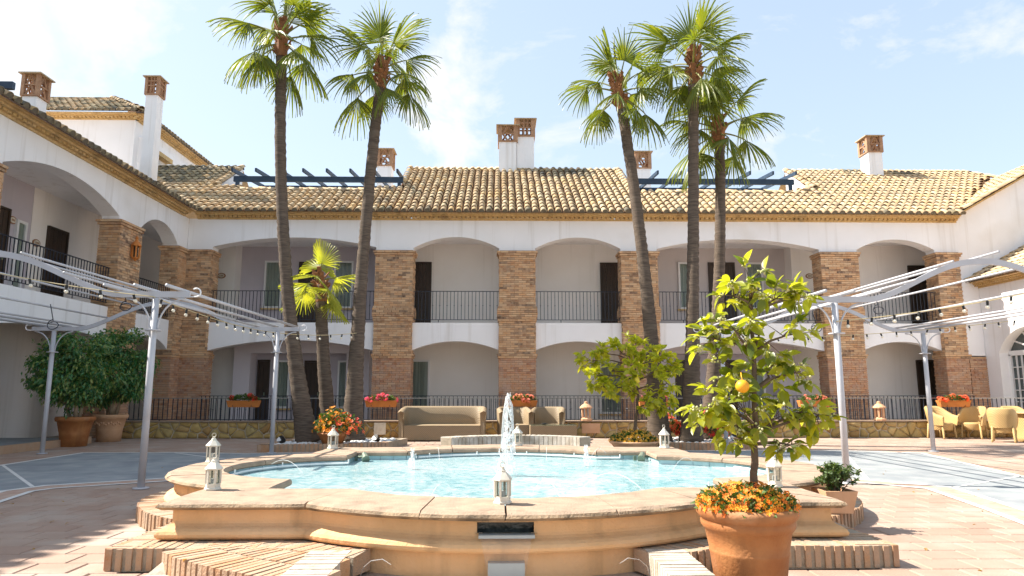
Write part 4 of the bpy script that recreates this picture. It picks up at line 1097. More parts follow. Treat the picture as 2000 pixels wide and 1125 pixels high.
# left forecourt: round brick platform beside the lower basin
cen = Vector((XC, YC - .6, 0))
fb = MB(); k = 22
a0, a1 = math.radians(180 + 44), math.radians(270 - 18.5)
def pt(r, a): return cen + Vector((r * math.cos(a), r * math.sin(a), 0))
for i in range(k):
    aa, ab = a0 + (a1 - a0) * i / k, a0 + (a1 - a0) * (i + 1) / k
    def lim(r, a):
        p = pt(r, a); return Vector((min(p.x, -1.035), p.y, 0))
    for (r0, z0), (r1, z1) in (((3.325, -.01), (3.325, .1445)), ((3.325, .1445), (2.35, .1445))):
        P = [lim(r0, aa), lim(r0, ab), lim(r1, ab), lim(r1, aa)]
        fb.quad((P[0].x, P[0].y, z0), (P[1].x, P[1].y, z0), (P[2].x, P[2].y, z1), (P[3].x, P[3].y, z1))
fb.quad((-1.035, 3.9, -.1), (-1.035, 5.1, -.1), (-1.035, 5.1, .1445), (-1.035, 3.9, .1445))
fore = fb.build('step', M_mort2, fountain); fore['label'] = 'left brick platform reaching out beside the lower basin'
n_b = int((a1 - a0) * 3.34 / .066)
for i in range(n_b):
    a = a0 + (a1 - a0) * (i + .5) / n_b
    for r0, l_ in ((3.34, .30), (3.02, .26), (2.74, .24)):
        p = pt(r0, a)
        if p.x > -1.10: continue
        nrm = (p - cen).normalized(); d = Vector((-nrm.y, nrm.x, 0))
        q = brick_at(None, p, d, nrm, l_, .046 * r0 / 3.34, .15, None); q.build('brick', M_step, fore)
for i in range(20):
    y_ = 5.0 - .066 * i
    q = MB(); q.box(-1.31, y_ - .027, 0, -1.03, y_ + .027, .155 + rnd(-.002, .003))
    if y_ > 3.9: q.build('brick', M_stepw, fore)
# right arm of the lower basin
rb = MB(); rb.box(1.045, 3.6, -.1, 1.30, 5.06, .143); arm = rb.build('step', M_mort2, fountain); arm['label'] = 'right limescaled brick kerb of the lower basin'
for i in range(20):
    y_ = 5.0 - .066 * i
    q = MB(); q.box(1.035, y_ - .027, -.02, 1.31, y_ + .027, .155 + rnd(-.002, .003)); q.build('brick', M_stepw, arm)
q = MB(); q.box(-1.03, 3.3, -.2, 1.03, 5.05, -.07); q.build('lower_basin', M_conc, fountain)
q = MB(); q.add([(-2.42, 4.98, .004), (-2.2, 4.93, .02), (-2.05, 4.72, .012), (-2.1, 4.5, .003), (-2.5, 4.62, .003), (-2.58, 4.85, .003), (-2.3, 5.02, .11), (-2.12, 4.95, .1)],
             [(0, 1, 2, 3, 4, 5), (0, 6, 7, 1)]); q.build('concrete_patch', M_conc, fountain)
# raised curved kerb behind the fountain
kb = MB(); kc = Vector((.32, 13.9, 0))
for i in range(40):
    a = math.radians(180 + 35 + 110 * i / 39)
kb_root = None
pts = []
for i in range(31):
    a = math.radians(35 + 110 * i / 30)
    pts.append(kc + Vector((-1.45 * math.cos(a), 1.3 * math.sin(a) - 1.75, 0)))
for (p0, p1) in zip(pts, pts[1:]):
    d = (p1 - p0).normalized(); nn = Vector((-d.y, d.x, 0))
    kb.obox((p0 + p1) / 2 + nn * .14 + Vector((0, 0, .20)), ((p1 - p0).length / 2, .13, .205), d, nn, Vector((0, 0, 1)))
kerb = kb.build('curved_kerb', M_mort2, fountain)
for i, (p0, p1) in enumerate(zip(pts, pts[1:])):
    d = (p1 - p0).normalized(); nn = Vector((-d.y, d.x, 0))
    q = MB(); q.obox((p0 + p1) / 2 + nn * .14 + Vector((0, 0, .21)), ((p1 - p0).length / 2 - .006, .145, .21), d, nn, Vector((0, 0, 1))); q.build('brick', M_stepw, kerb)

# water
wt = MB()
A = in_off(.045); c = (XC, YC)
prev = None
for s_ in (1.0, .85, .7, .55, .4, .25, .1):
    ringp = [(c[0] + (p[0] - c[0]) * s_, c[1] + (p[1] - c[1]) * s_) for p in A]
    if prev: ring_quads(wt, prev, ZW, ringp, ZW)
    prev = ringp
wt.f.append(tuple(range(len(wt.v), len(wt.v) + len(prev)))); wt.m.append(0); wt.v += [(*p, ZW) for p in prev]
water = struct(wt.build('fountain_water', M_water))
jt = MB(); jt2 = MB()
def spray(mb, x, y, z0, z1, r0, r1, n):
    for i in range(n):
        t = random.random() ** .8; z = z0 + (z1 - z0) * t; r = r0 + (r1 - r0) * t
        a = rnd(0, 6.28); q = r * math.sqrt(random.random())
        s_ = rnd(.004, .012) * (1.3 - .5 * t)
        mb.ball((x + q * math.cos(a), y + q * math.sin(a), z), s_, 0, 5, 3, (1, 1, rnd(1, 2.4)))
jx = 0.09
jt.tube([(jx, YC, ZW), (jx, YC, .7), (jx + .005, YC, 1.0), (jx + .01, YC, 1.17), (jx + .012, YC, 1.24)], [.02, .018, .015, .015, .005], 7)
jt.tube([(jx + .012, YC, 1.22), (jx + .06, YC, 1.1), (jx + .075, YC, .8), (jx + .08, YC, .55)], [.012, .014, .016, .03], 6)
jt.tube([(jx, YC, 1.2), (jx - .03, YC - .03, 1.0), (jx - .05, YC - .05, .62)], [.01, .014, .02], 6)
spray(jt, jx, YC, ZW + .02, .72, .15, .055, 260); spray(jt, jx + .02, YC, .7, 1.24, .06, .03, 130)
jt.build('water_jet', M_spray, water, True)
for x, y in ((-1.05, 8.6), (1.12, 8.9)):
    q = MB(); q.tube([(x, y, ZW), (x, y, ZW + .16), (x, y, ZW + .24)], [.03, .022, .006], 6); spray(q, x, y, ZW, ZW + .26, .06, .03, 60); q.build('water_jet', M_spray, water, True)
for (x0, y0), (x1, y1), h in (((-1.7, 6.25), (-1.3, 6.9), .10), ((-.55, 5.62), (-.4, 6.4), .13), ((.5, 5.62), (.3, 6.4), .15), ((1.25, 6.0), (.75, 6.6), .17), ((-2.7, 8.4), (-2.2, 8.0), .1), ((-.9, 10.2), (-.8, 9.5), .12), ((.7, 10.2), (.65, 9.5), .12), ((1.5, 9.75), (1.2, 9.3), .12), ((2.4, 8.6), (2.0, 8.1), .1)):
    q = MB(); P = []
    for i in range(9):
        t = i / 8; P.append((x0 + (x1 - x0) * t, y0 + (y1 - y0) * t, ZT - .03 + 4 * h * t * (1 - t) - t * .08))
    q.tube(P, [.003] * 9, 4); q.build('water_jet', M_spray, water, True)
q = MB()
for i in range(10):
    pass
P0 = [(XC - .17 + .35 * i / 12, ys - .078) for i in range(13)]
rows = []
for t in np.linspace(0, 1, 9):
    z = .275 - .30 * t; sh_ = 1 - .35 * t
    rows.append([(XC + (x - XC) * sh_, y_ - .05 * math.sqrt(t), z) for x, y_ in P0])
for ra, rb_ in zip(rows, rows[1:]):
    for i in range(12): q.quad(ra[i], ra[i + 1], rb_[i + 1], rb_[i])
q.build('water_sheet', M_sheet, water, True)
for sgn in (-1, 1):
    q = MB(); P = [(XC + sgn * 1.0, 4.9, .06 - .1), (XC + sgn * .96, 4.85, .08), (XC + sgn * .90, 4.8, .135), (XC + sgn * .82, 4.78, .15), (XC + sgn * .76, 4.76, .12)]
    q.tube(P, [.003, .0025, .0025, .003, .002], 5); q.build('water_jet', M_thin, water, True)

# ================================================================== TERRACE WALL AND RAIL
SWY = 19.1
swall = thing('stone_wall', 'low wall of ochre rubble stones in front of the arcade', 'wall', (0, SWY, 0))
b = MB(); b.box(-10.4, SWY + .03, 0, 16.9, SWY + .38, .435); b.build('wall_core', M_stonem, swall)
random.seed(5)
# rubble: relaxed cells of a jittered grid, cut as convex polygons
pts = []
x = -10.3
rowsn = 3
ncols = 78
for r_ in range(rowsn):
    for c_ in range(ncols):
        pts.append(np.array([-10.35 + (c_ + .5 + (.5 if r_ % 2 else 0)) * 27.3 / ncols + rnd(-.16, .16), (r_ + .5) * .44 / rowsn + rnd(-.065, .065)]))
def clip(poly, p, q):
    """keep the side of the bisector nearer to p"""
    m = (p + q) / 2; n = q - p; o = []
    for i in range(len(poly)):
        a, b_ = poly[i], poly[(i + 1) % len(poly)]
        da, db = np.dot(a - m, n), np.dot(b_ - m, n)
        if da <= 0: o.append(a)
        if da * db < 0: o.append(a + (b_ - a) * (da / (da - db)))
    return o
for i, p in enumerate(pts):
    poly = [np.array(v) for v in ((p[0] - .6, 0.0), (p[0] + .6, 0.0), (p[0] + .6, .435), (p[0] - .6, .435))]
    for j, q in enumerate(pts):
        if i != j and abs(q[0] - p[0]) < .9: poly = clip(poly, p, q)
        if len(poly) < 3: break
    if len(poly) < 3: continue
    cen_ = sum(poly) / len(poly)
    k = len(poly); d0 = rnd(.0, .03)
    def sc(f, g): return [cen_ + (v - cen_) * f for v in poly] if g is None else [cen_ + (v - cen_) * max(0.3, 1 - g / max(.05, np.linalg.norm(v - cen_))) for v in poly]
    gp = rnd(.008, .03); A_, B_, C_ = sc(0, gp), sc(0, gp + .008), sc(0, gp + .04)
    q = MB()
    q.v = [(v[0], SWY + .04, v[1]) for v in A_] + [(v[0], SWY + .012 - d0, v[1]) for v in B_] + [(v[0], SWY - .012 - d0, v[1]) for v in C_]
    for l_ in (0, 1):
        for t in range(k): q.f.append((l_ * k + t, l_ * k + (t + 1) % k, (l_ + 1) * k + (t + 1) % k, (l_ + 1) * k + t)); q.m.append(0)
    q.f.append(tuple(2 * k + t for t in range(k))); q.m.append(0)
    q.build('stone', M_stone, swall, True)
b = MB()
for i in range(60):
    x0 = -10.42 + i * 27.3 / 60; b.box(x0 + .004, SWY - .05, .436, x0 + 27.3 / 60 - .004, SWY + .42, .465 + rnd(-.004, .006))
b.build('wall_cap', M_cope, swall)
b = MB(); b.box(2.28, SWY - .05, .13, 2.78, SWY - .02, .40); b.build('junction_box', M_terra2, swall)
b = MB(); b.box(-2.9 - .5, SWY - .05, .1, -2.9 - .18, SWY - .02, .42); b.build('junction_box', M_lant, swall)
rail = thing('terrace_railing', 'iron railing with grey handrail along the top of the low stone wall', 'railing', (0, SWY + .2, .46))
railing(rail, (-10.2, SWY + .12, 0), (16.7, SWY + .12, 0), .50, 1.08, M_iron, .13, True, topm=M_ironl)
rail2 = thing('arcade_railing', 'dark iron railing between the ground floor pillars of the arcade', 'railing', (0, 23.3, .1))
railing(rail2, (-10.0, 23.3, 0), (16.3, 23.3, 0), .22, 1.12, M_iron, .135, True)

# ================================================================== PERGOLAS
def pergola(xi, xo, y0, y1, label):
    t = thing('garden_pergola', label, 'pergola', (xi, y0, 0), 'curved steel pergolas beside the fountain')
    s_ = 1 if xo > xi else -1; zf = 2.56; mid = (xi + xo) / 2
    def zt(x):
        u = abs(x - mid); half = abs(xo - xi) / 2
        k = (half - .5 - u) / (half - .55)
        k = max(0, min(1, k)); return zf + .56 * math.sin(k * PI / 2) ** 1.6 if k > 0 else zf
    for y in (y0, y1):
        b = MB(); xs = np.linspace(xi - s_ * .46, xo + s_ * .46, 49)
        P = [Vector((x, y, zt(x))) for x in xs]
        for sgn in (0, 1):
            pass
        o = len(b.v)
        for p in P:
            for dy, dz in ((-.02, -.042), (.02, -.042), (.02, .042), (-.02, .042)): b.v.append((p.x, p.y + dy, p.z + dz))
        for i in range(len(P) - 1):
            for k in range(4): b.f.append((o + i * 4 + k, o + i * 4 + (k + 1) % 4, o + (i + 1) * 4 + (k + 1) % 4, o + (i + 1) * 4 + k)); b.m.append(0)
        b.f += [(o, o + 1, o + 2, o + 3), (o + 192 + 3, o + 192 + 2, o + 192 + 1, o + 192)]; b.m += [0, 0]
        b.build('arch_beam', M_steel, t)
        for x, d in ((xi, -s_), (xo, s_)):
            b = MB(); b.tube([(x, y, 0), (x, y, zf - .05)], .045, 14); b.lathe([(.06, 0), (.10, .004), (.10, .02), (.045, .022)], (x, y, 0), 14)
            p_ = b.build('post', M_steel, t, True)
            b = MB(); b.lathe([(.045, 2.06), (.11, 2.065), (.11, 2.08), (.045, 2.085)], (x, y, 0), 14); b.build('collar', M_steel, p_)
            for dd in (-1, 1):
                b = MB(); b.tube([(x + dd * .05, y, 2.08)] + [(x + dd * (.05 + .34 * (1 - math.cos(a))), y, 2.08 + .42 * math.sin(a)) for a in np.linspace(.1, PI / 2, 8)], .013, 6); b.build('brace', M_steel, p_, True)
            b = MB(); ex = x + d * .46
            P = [(ex, y, zf - .03)] + [(ex + d * (.08 + .058 * math.sin(a)), y, zf + .028 - .058 * math.cos(a)) for a in np.linspace(0, 3.9, 12)]
            b.tube(P, .011, 6); b.build('scroll', M_frame, t, True)
    half = abs(xo - xi) / 2
    for k in (-1.13, -.95, -.78, -.55, -.3, 0.0, .3, .55, .78, .95, 1.13):
        x = mid + k * half
        b = MB(); b.tube([(x, y0 - .35, zt(x) + .075), (x, y1 + .35, zt(x) + .075)], .018 if abs(k) < .9 else .024, 8); b.build('purlin', M_steel, t, True)
    for x in (mid - .5 * half, mid + .05 * half):
        b = MB(); y = (y0 + y1) / 2 + .6; zz = zt(x) + .05; P = [(x, y, zz), (x + .08, y, zz - .3)] + [(x + .08 - .10 * math.sin(a), y, zz - .38 + .10 * (math.cos(a)) * (1 - a / 14)) for a in np.linspace(0.2, 7.5, 18)]
        b.tube(P, .008, 5); b.build('scroll_hook', M_iron, t, True)
pergola(-4.66, -9.31, 9.28, 14.45, 'grey steel pergola with curved roof bars on the shaded left side')
pergola(4.80, 9.2, 9.6, 14.62, 'grey steel pergola with curved roof bars on the sunny right side')

def festoon(path, label, n_per, sag=.06):
    t = thing('string_lights', label, 'string lights', path[0], 'festoon bulb strings on the pergolas')
    pts = []
    for (a, b_), n in zip(zip(path, path[1:]), n_per):
        a, b_ = Vector(a), Vector(b_)
        for i in range(n * 2):
            u = i / (n * 2); pts.append(a.lerp(b_, u) - Vector((0, 0, 4 * sag * u * (1 - u))))
    pts.append(Vector(path[-1]))
    c = MB(); c.tube(pts, .007, 5); c.build('cable', M_cable, t)
    for p in pts[1::2]:
        b = MB(); b.tube([(0, 0, 0), (0, 0, -.055)], .017, 8); me1 = b.mesh('socket', M_black)
        s_ = put('bulb', BULB, Matrix.Translation(p + Vector((0, 0, -.085))) @ Euler((rnd(-.3, .3), rnd(-.3, .3), 0)).to_matrix().to_4x4(), t)
        q = put('socket', SOCK, Matrix.Translation((0, 0, .085)), s_)
b = MB(); b.ball((0, 0, 0), .025, 0, 10, 7, (1, 1, 1.1)); BULB = b.mesh('bulb', M_bulb, True)
b = MB(); b.tube([(0, 0, .005), (0, 0, -.058)], .017, 8); SOCK = b.mesh('socket', M_black)
festoon([(-7.6, 8.7, 3.02), (-4.66, 9.2, 2.52), (-4.85, 14.4, 2.50), (-3.35, 16.1, 2.62)], 'bulb string over the left pergola running on to a palm trunk', (7, 12, 8))
festoon([(4.78, 9.55, 2.24), (9.0, 9.3, 3.0)], 'bulb string with large bulbs hung along the front of the right pergola', (13,), .1)
festoon([(4.9, 14.55, 2.36), (12.5, 14.4, 2.95)], 'bulb string with small bulbs hung along the back of the right pergola', (24,), .12)

# ================================================================== PALM BEDS
def bed(poly, label, zt=.15):
    t = thing('palm_bed', label, 'planter', (poly[0][0], poly[0][1], 0), 'brick edged palm beds')
    b = MB(); n = len(poly); cx = sum(p[0] for p in poly) / n; cy = sum(p[1] for p in poly) / n
    inn = [(p[0] + (cx - p[0]) * .1, p[1] + (cy - p[1]) * .14) for p in poly]
    ring_quads(b, poly, 0, poly, zt - .004); ring_quads(b, poly, zt - .004, inn, zt - .004); ring_quads(b, inn, zt - .004, inn, zt - .06)
    e = b.build('edging', M_mort2, t)
    for i in range(n):
        a, c = Vector((*poly[i], 0)), Vector((*poly[(i + 1) % n], 0)); l_ = (c - a).length; d = (c - a) / l_; nn = Vector((d.y, -d.x, 0))
        if (a.y + c.y) / 2 > cy + .3: continue
        k = int(l_ / .085)
        for j in range(k):
            q = MB(); q.obox(a + d * (l_ * (j + .5) / k) - nn * .11 + Vector((0, 0, zt / 2)), (.031, .12 + rnd(0, .008), zt / 2), d, nn, Vector((0, 0, 1))); q.build('brick', M_step, e)
    b = MB(); b.v = [(*p, zt - .05) for p in inn]; b.f = [tuple(range(n))]; b.m = [0]; b.build('soil', M_soil, t)
    pb = MB()
    for i in range(420):
        x, y = rnd(min(p[0] for p in inn), max(p[0] for p in inn)), rnd(min(p[1] for p in inn), max(p[1] for p in inn))
        if inside((x, y), inn): r = rnd(.03, .07); pb.ball((x, y, zt - .05 + r * .4), r, 0, 6, 4, (1, rnd(.7, 1), .65))
    pb.build('pebbles', M_peb, t, True, kind='stuff')
    return t
bed([(-5.05, 14.75), (-3.15, 15.1), (-2.45, 15.6), (-2.2, 16.9), (-4.9, 17.3)], 'brick edged bed of white pebbles under the two left palms')
bed([(2.75, 15.35), (4.95, 15.1), (5.75, 15.6), (5.9, 17.2), (3.0, 17.3)], 'brick edged bed of white pebbles under the three right palms')
for x, y, lb in ((-4.75, 15.35, 'small black spotlight left of the leftmost palm trunk'), (-2.75, 15.7, 'small black spotlight right of the red flowers in the left palm bed'), (5.35, 15.75, 'small black spotlight in the right palm bed')):
    t = thing('garden_spotlight', lb, 'spotlight', (x, y, .12), 'spotlights in the palm beds', local=True)
    b = MB(); b.tube([(0, 0, 0), (0, 0, .06)], .03, 8); b.build('stake', M_black, t)
    b = MB(); b.tube([(.05, .05, .06), (-.02, -.04, .12)], [.05, .085], 10); b.build('lamp_head', M_black, t)
    b = MB(); b.tube([(-.02, -.04, .12), (-.021, -.042, .122)], .075, 10); b.build('lens', M_peb, t)

# ================================================================== PALMS
G_ = Vector((0, 0, -1))
def frond_mesh(rng_, P0, az, el, petl, rad, droop, nleaf=34, span=105, fold=.35, me=None, sag=.25):
    """one fan leaf: stalk, then a pleated fan whose leaflets split and hang"""
    b = me or MB()
    d = Vector((math.cos(az) * math.cos(el), math.sin(az) * math.cos(el), math.sin(el)))
    pts = [Vector(P0)]; dd = d.copy(); n = 7
    for i in range(n):
        dd = (dd + G_ * (sag / n) * (1.0 if el < 1.2 else .3)).normalized(); pts.append(pts[-1] + dd * petl / n)
    b.tube(pts, [.028 - .014 * i / n for i in range(n + 1)], 5, 1)
    hub = pts[-1]
    s_ = dd.cross(Vector((0, 0, 1)))
    if s_.length < .05: s_ = Vector((math.sin(az), -math.cos(az), 0))
    s_.normalize(); nn = s_.cross(dd).normalized()
    tilt = rng_.uniform(-.5, .5)
    s_, nn = (s_ * math.cos(tilt) + nn * math.sin(tilt)), (nn * math.cos(tilt) - s_ * math.sin(tilt))
    steps = 6
    da = math.radians(2 * span / nleaf)
    for k in range(nleaf):
        a = math.radians(-span + 2 * span * (k + .5) / nleaf)
        ld = dd * math.cos(a) + s_ * math.sin(a) - nn * (fold * (math.sin(a) ** 2)) 
        ld.normalize()
        ln = rad * (.80 + .20 * math.cos(a)) * rng_.uniform(.92, 1.05)
        side = (s_ * math.cos(a) - dd * math.sin(a))
        rowL, rowR = [], []
        p = hub.copy(); v = ld.copy()
        dr = droop * rng_.uniform(.7, 1.3)
        for i in range(steps + 1):
            t = i / steps
            wdt = (t * ln * da * .54) if t <= .42 else (.42 * ln * da * .50) * max(0, 1 - (t - .42) / .58) ** .9
            wdt = max(wdt, .0015)
            z = nn * (.012 if k % 2 else -.012) * min(1, t * 2)
            rowL.append(p - side * wdt + z); rowR.append(p + side * wdt - z)
            v = (v + G_ * dr * (0.05 + (.55 * max(0, t - .3)))).normalized()
            p = p + v * ln / steps
        o = len(b.v)
        for l_, r_ in zip(rowL, rowR): b.v += [tuple(l_), tuple(r_)]
        for i in range(steps):
            b.f.append((o + 2 * i, o + 2 * i + 1, o + 2 * i + 3, o + 2 * i + 2)); b.m.append(0)
    return b

def bez(a, c, b, t): return a * (1 - t) ** 2 + c * (2 * t * (1 - t)) + b * t * t
def palm(base, ctrl, top, r0, r1, nf, seed, label, name='fan_palm', group='tall fan palms in the courtyard', young=False, rad=1.0, pet=.75):
    rg = random.Random(seed)
    base, ctrl, top = Vector(base), Vector(ctrl), Vector(top)
    t = thing(name, label, 'palm tree', base, group)
    H = (top - base).length; n = int(H / .085); pts = []; rs = []
    for i in range(n + 1):
        u = i / n; p = bez(base, ctrl, top, u)
        r = r1 + (r0 - r1) * math.exp(-u * H * .55) + (.05 * r0 / .25) * math.exp(-u * H * 3.5)
        r *= 1 + (.035 if i % 2 else -.035) + rg.uniform(-.015, .015)
        pts.append(p + Vector((rg.uniform(-.006, .006), rg.uniform(-.006, .006), 0))); rs.append(r)
    b = MB(); b.tube(pts, rs, 14); b.build('trunk', M_trunk, t, True)
    c = MB()                                             # leaf bases below the crown
    up = (pts[-1] - pts[-4]).normalized()
    for i in range(46 if not young else 20):
        u = rg.random(); a = rg.uniform(0, 6.28); rr = r1 * (1.0 + .25 * (1 - u))
        p = top + up * ((u - .45) * .85 * (1 if not young else .5)); o = Vector((math.cos(a), math.sin(a), 0))
        c.beam(p + o * rr * .7, p + o * (rr + rg.uniform(.03, .09)) + up * rg.uniform(.10, .26), .10, .03, up=o)
    c.tube([top - up * .4, top, top + up * .35], [r1 * 1.12, r1 * 1.05, r1 * .45], 10)
    c.build('leaf_bases', M_boot, t)
    P0 = top + up * .25
    for i in range(nf):
        u = (i + .5) / nf
        el = math.radians(82 - 112 * u ** 1.05) if not young else math.radians([88, 50, 12, 30, -20, -8, 5, 25, -30][i % 9])
        az = i * 2.39996 + rg.uniform(-.25, .25) + seed
        dry = False
        q = frond_mesh(rg, P0 - up * (.35 * u), az, el, pet * rg.uniform(.85, 1.15) * (1.0 if u > .12 else .8), rad * rg.uniform(.85, 1.12), (.6 + 1.0 * u) if not young else .12,
                       nleaf=32 if not young else 36, fold=.40 + .45 * u, sag=.25 + .35 * u)
        q.build('frond', [(M_frondy if young else (M_dry if dry else M_frond)), M_stalk], t)
    for i in range(2 if not young else 0):               # unopened spears
        a = rg.uniform(0, 6.28); q = MB(); q.tube([P0, P0 + up * 1.0 + Vector((math.cos(a) * .08, math.sin(a) * .08, 0)), P0 + up * rg.uniform(1.3, 1.6) + Vector((math.cos(a) * .14, math.sin(a) * .14, 0))], [.03, .022, .005], 5); q.build('spear_leaf', M_stalk, t)
    return t
palm((-4.28, 15.8, .1), (-5.3, 15.8, 4.5), (-5.35, 15.8, 9.75), .26, .128, 18, 1, 'leftmost tall palm, its thick trunk leaning left from the pebble bed')
palm((-3.41, 16.3, .1), (-3.36, 16.3, 5.0), (-2.98, 16.3, 9.2), .27, .130, 18, 2, 'tall palm just right of the leftmost one, behind the red flowers')
palm((3.70, 16.0, .1), (3.55, 16.0, 4.5), (2.98, 16.0, 8.55), .27, .130, 15, 3, 'palm behind the lemon tree, trunk leaning left, smallest crown of the right three', pet=.72, rad=.92)
palm((4.37, 15.75, .1), (4.62, 15.75, 5.0), (4.78, 15.75, 9.1), .25, .125, 18, 4, 'straight middle palm of the right three with the highest crown')
palm((5.02, 16.7, .1), (5.62, 16.7, 4.0), (5.66, 16.7, 7.85), .24, .125, 16, 5, 'rightmost tall palm with the lowest crown of the right three')
palm((-3.98, 16.6, .1), (-4.28, 16.6, 2.2), (-4.36, 16.6, 3.82), .20, .13, 9, 6, 'short young palm with yellow green fans between the two left palms', 'young_palm', None, True, .70, .43)

# ================================================================== LEAVES AND TREES
def leaf_template(l=.1, w=.045, n=4, curl=.25):
    v = []; f = []
    for i in range(n + 1):
        t = i / n; ww = w * math.sin(PI * min(1, t * .92 + .06)) ** .8 if 0 < t < 1 else .002
        z = -curl * l * t * t
        v += [(-ww, l * t, z + ww * .35), (0, l * t, z), (ww, l * t, z + ww * .35)]
    for i in range(n):
        o = 3 * i; f += [(o, o + 1, o + 4, o + 3), (o + 1, o + 2, o + 5, o + 4)]
    return v, f
def leaf_matrix(p, d, rg, roll=.8, s=1.0):
    d = Vector(d).normalized(); q = d.to_track_quat('Y', 'Z')
    return Matrix.Translation(p) @ q.to_matrix().to_4x4() @ Matrix.Rotation(rg.uniform(-roll, roll), 4, 'Y') @ Matrix.Scale(s, 4)
def flower_template(r, n=5):
    v = [(0, 0, 0)]; f = []
    for k in range(n):
        a = 2 * PI * k / n
        for da, rr, z in ((-.42, .75, .25), (0, 1.0, .30), (.42, .75, .25)): v.append((r * rr * math.cos(a + da), r * rr * math.sin(a + da), r * z))
        o = 1 + 3 * k; f.append((0, o, o + 1, o + 2))
    return v, f

def citrus(name, label, base, trunk, clumps, n_obj, n_rest, lsz, m_leaf, seed, cat, trunk_r, group=None, blossoms=0, wide=.45, m_bark=None):
    rg = random.Random(seed); t = thing(name, label, cat, base)
    if group: t['group'] = group
    tb = MB(); P = [Vector(p) for p in trunk]
    fine = [P[0].lerp(P[-1], 0)]
    pts = []
    for a, c in zip(P, P[1:]):
        for i in range(5): pts.append(a.lerp(c, i / 5) + Vector((rg.uniform(-.008, .008), rg.uniform(-.008, .008), 0)))
    pts.append(P[-1])
    tb.tube(pts, [trunk_r * (1 - .7 * i / len(pts)) for i in range(len(pts))], 9)
    tb.build('trunk', m_bark or M_bark, t, True)
    br = MB(); tips = []
    for (cx, cy, cz, r) in clumps:
        c = Vector((cx, cy, cz))
        src = min((p for p in pts[len(pts) // 3:]), key=lambda p: (p - c).length + max(0, p.z - c.z + .1) * 3)
        mid = src.lerp(c, .5) + Vector((rg.uniform(-.05, .05), rg.uniform(-.05, .05), .06 * (c - src).length))
        L_ = [src, src.lerp(mid, .5), mid, mid.lerp(c, .6), c]
        br.tube(L_, [trunk_r * .42, trunk_r * .36, trunk_r * .30, trunk_r * .24, trunk_r * .16], 6)
        for k in range(7):
            d = Vector((rg.gauss(0, 1), rg.gauss(0, 1), rg.gauss(.25, .8))).normalized()
            e = c + d * r * rg.uniform(.6, 1.1); s0 = L_[3].lerp(c, rg.random())
            m_ = s0.lerp(e, .55) + Vector((0, 0, rg.uniform(0, .1) * r))
            br.tube([s0, m_, e], [trunk_r * .12, trunk_r * .09, trunk_r * .04], 4)
            tips.append((s0, m_, e, d))
    br.build('branch', m_bark or M_bark, t, True)
    V, Fc = leaf_template(lsz, lsz * wide * .5)
    V2, F2 = leaf_template(lsz * .9, lsz * wide * .56, 4, .5)
    mes = []
    for v_, f_ in ((V, Fc), (V2, F2)):
        q = MB(); q.add(v_, f_); mes.append(q.mesh('leaf', m_leaf, True))
    rest_ = MB(); tot = n_obj + n_rest
    sel = sorted(range(tot), key=lambda i: rg.random())
    for i in range(tot):
        s0, m_, e, d = tips[i % len(tips)]
        u = rg.uniform(.25, 1.05); p = (m_.lerp(e, u) if u > .3 else s0.lerp(m_, .5 + u))
        dr = (d * .8 + Vector((rg.gauss(0, .8), rg.gauss(0, .8), rg.gauss(-.1, .6)))).normalized()
        M = leaf_matrix(p + dr * lsz * .1, dr, rg, 1.0, rg.uniform(.6, 1.12))
        if i < n_obj: put('leaf', mes[i % 2], M, t)
        else: rest_.stamp(V, Fc, M)
    if rest_.v: rest_.build('leaves', m_leaf, t, True, kind='stuff')
    if blossoms:
        q = MB()
        for i in range(blossoms):
            s0, m_, e, d = rg.choice(tips); p = m_.lerp(e, rg.uniform(.4, 1.1))
            for k in range(3): q.ball((p.x + rg.uniform(-.02, .02), p.y + rg.uniform(-.02, .02), p.z + rg.uniform(-.02, .02)), rg.uniform(.005, .010), 0, 5, 3)
        q.build('blossom_buds', M_bud, t, True, kind='stuff')
    return t
M_bud = mat('blossom_bud', (0.62, 0.58, 0.32), (0.5, 0.52, 0.2), 30, 0.6)

def flowers(parent, c, rx, ry, rz, n_leaf, n_fl, m_pet, fsz, rg, ball=0, lz=.045, up=.4):
    V, Fc = leaf_template(lz, lz * .32, 2); b = MB()
    for i in range(n_leaf):
        d = Vector((rg.gauss(0, 1), rg.gauss(0, 1), abs(rg.gauss(0, .9)))).normalized(); k = rg.uniform(.35, 1.0) ** .6
        p = Vector((c[0] + d.x * rx * k, c[1] + d.y * ry * k, c[2] + d.z * rz * k))
        b.stamp(V, Fc, leaf_matrix(p, (d + Vector((rg.gauss(0, .6), rg.gauss(0, .6), rg.gauss(up, .5)))).normalized(), rg, 1, rg.uniform(.7, 1.3)))
    b.build('foliage', M_green, parent, kind='stuff')
    fb_ = MB(); FV, FF = flower_template(fsz)
    for i in range(n_fl):
        d = Vector((rg.gauss(0, 1), rg.gauss(-.25, 1), abs(rg.gauss(.3, .8)))).normalized()
        p = Vector((c[0] + d.x * rx * rg.uniform(.75, 1.08), c[1] + d.y * ry * rg.uniform(.75, 1.08), c[2] + d.z * rz * rg.uniform(.85, 1.15)))
        if ball:
            for k in range(ball):
                e = Vector((rg.gauss(0, 1), rg.gauss(0, 1), rg.gauss(0, 1))).normalized()
                fb_.stamp(FV, FF, Matrix.Translation(p + e * fsz * 2.0) @ e.to_track_quat('Z', 'Y').to_matrix().to_4x4())
        else:
            e = (d + Vector((rg.gauss(0, .4), rg.gauss(-.2, .4), rg.gauss(.2, .3)))).normalized()
            fb_.stamp(FV, FF, Matrix.Translation(p) @ e.to_track_quat('Z', 'Y').to_matrix().to_4x4())
    if ball:
        return fb_.build('blossoms', m_pet, parent, kind='stuff')
    return fb_.build('flowers', m_pet, parent, kind='stuff')

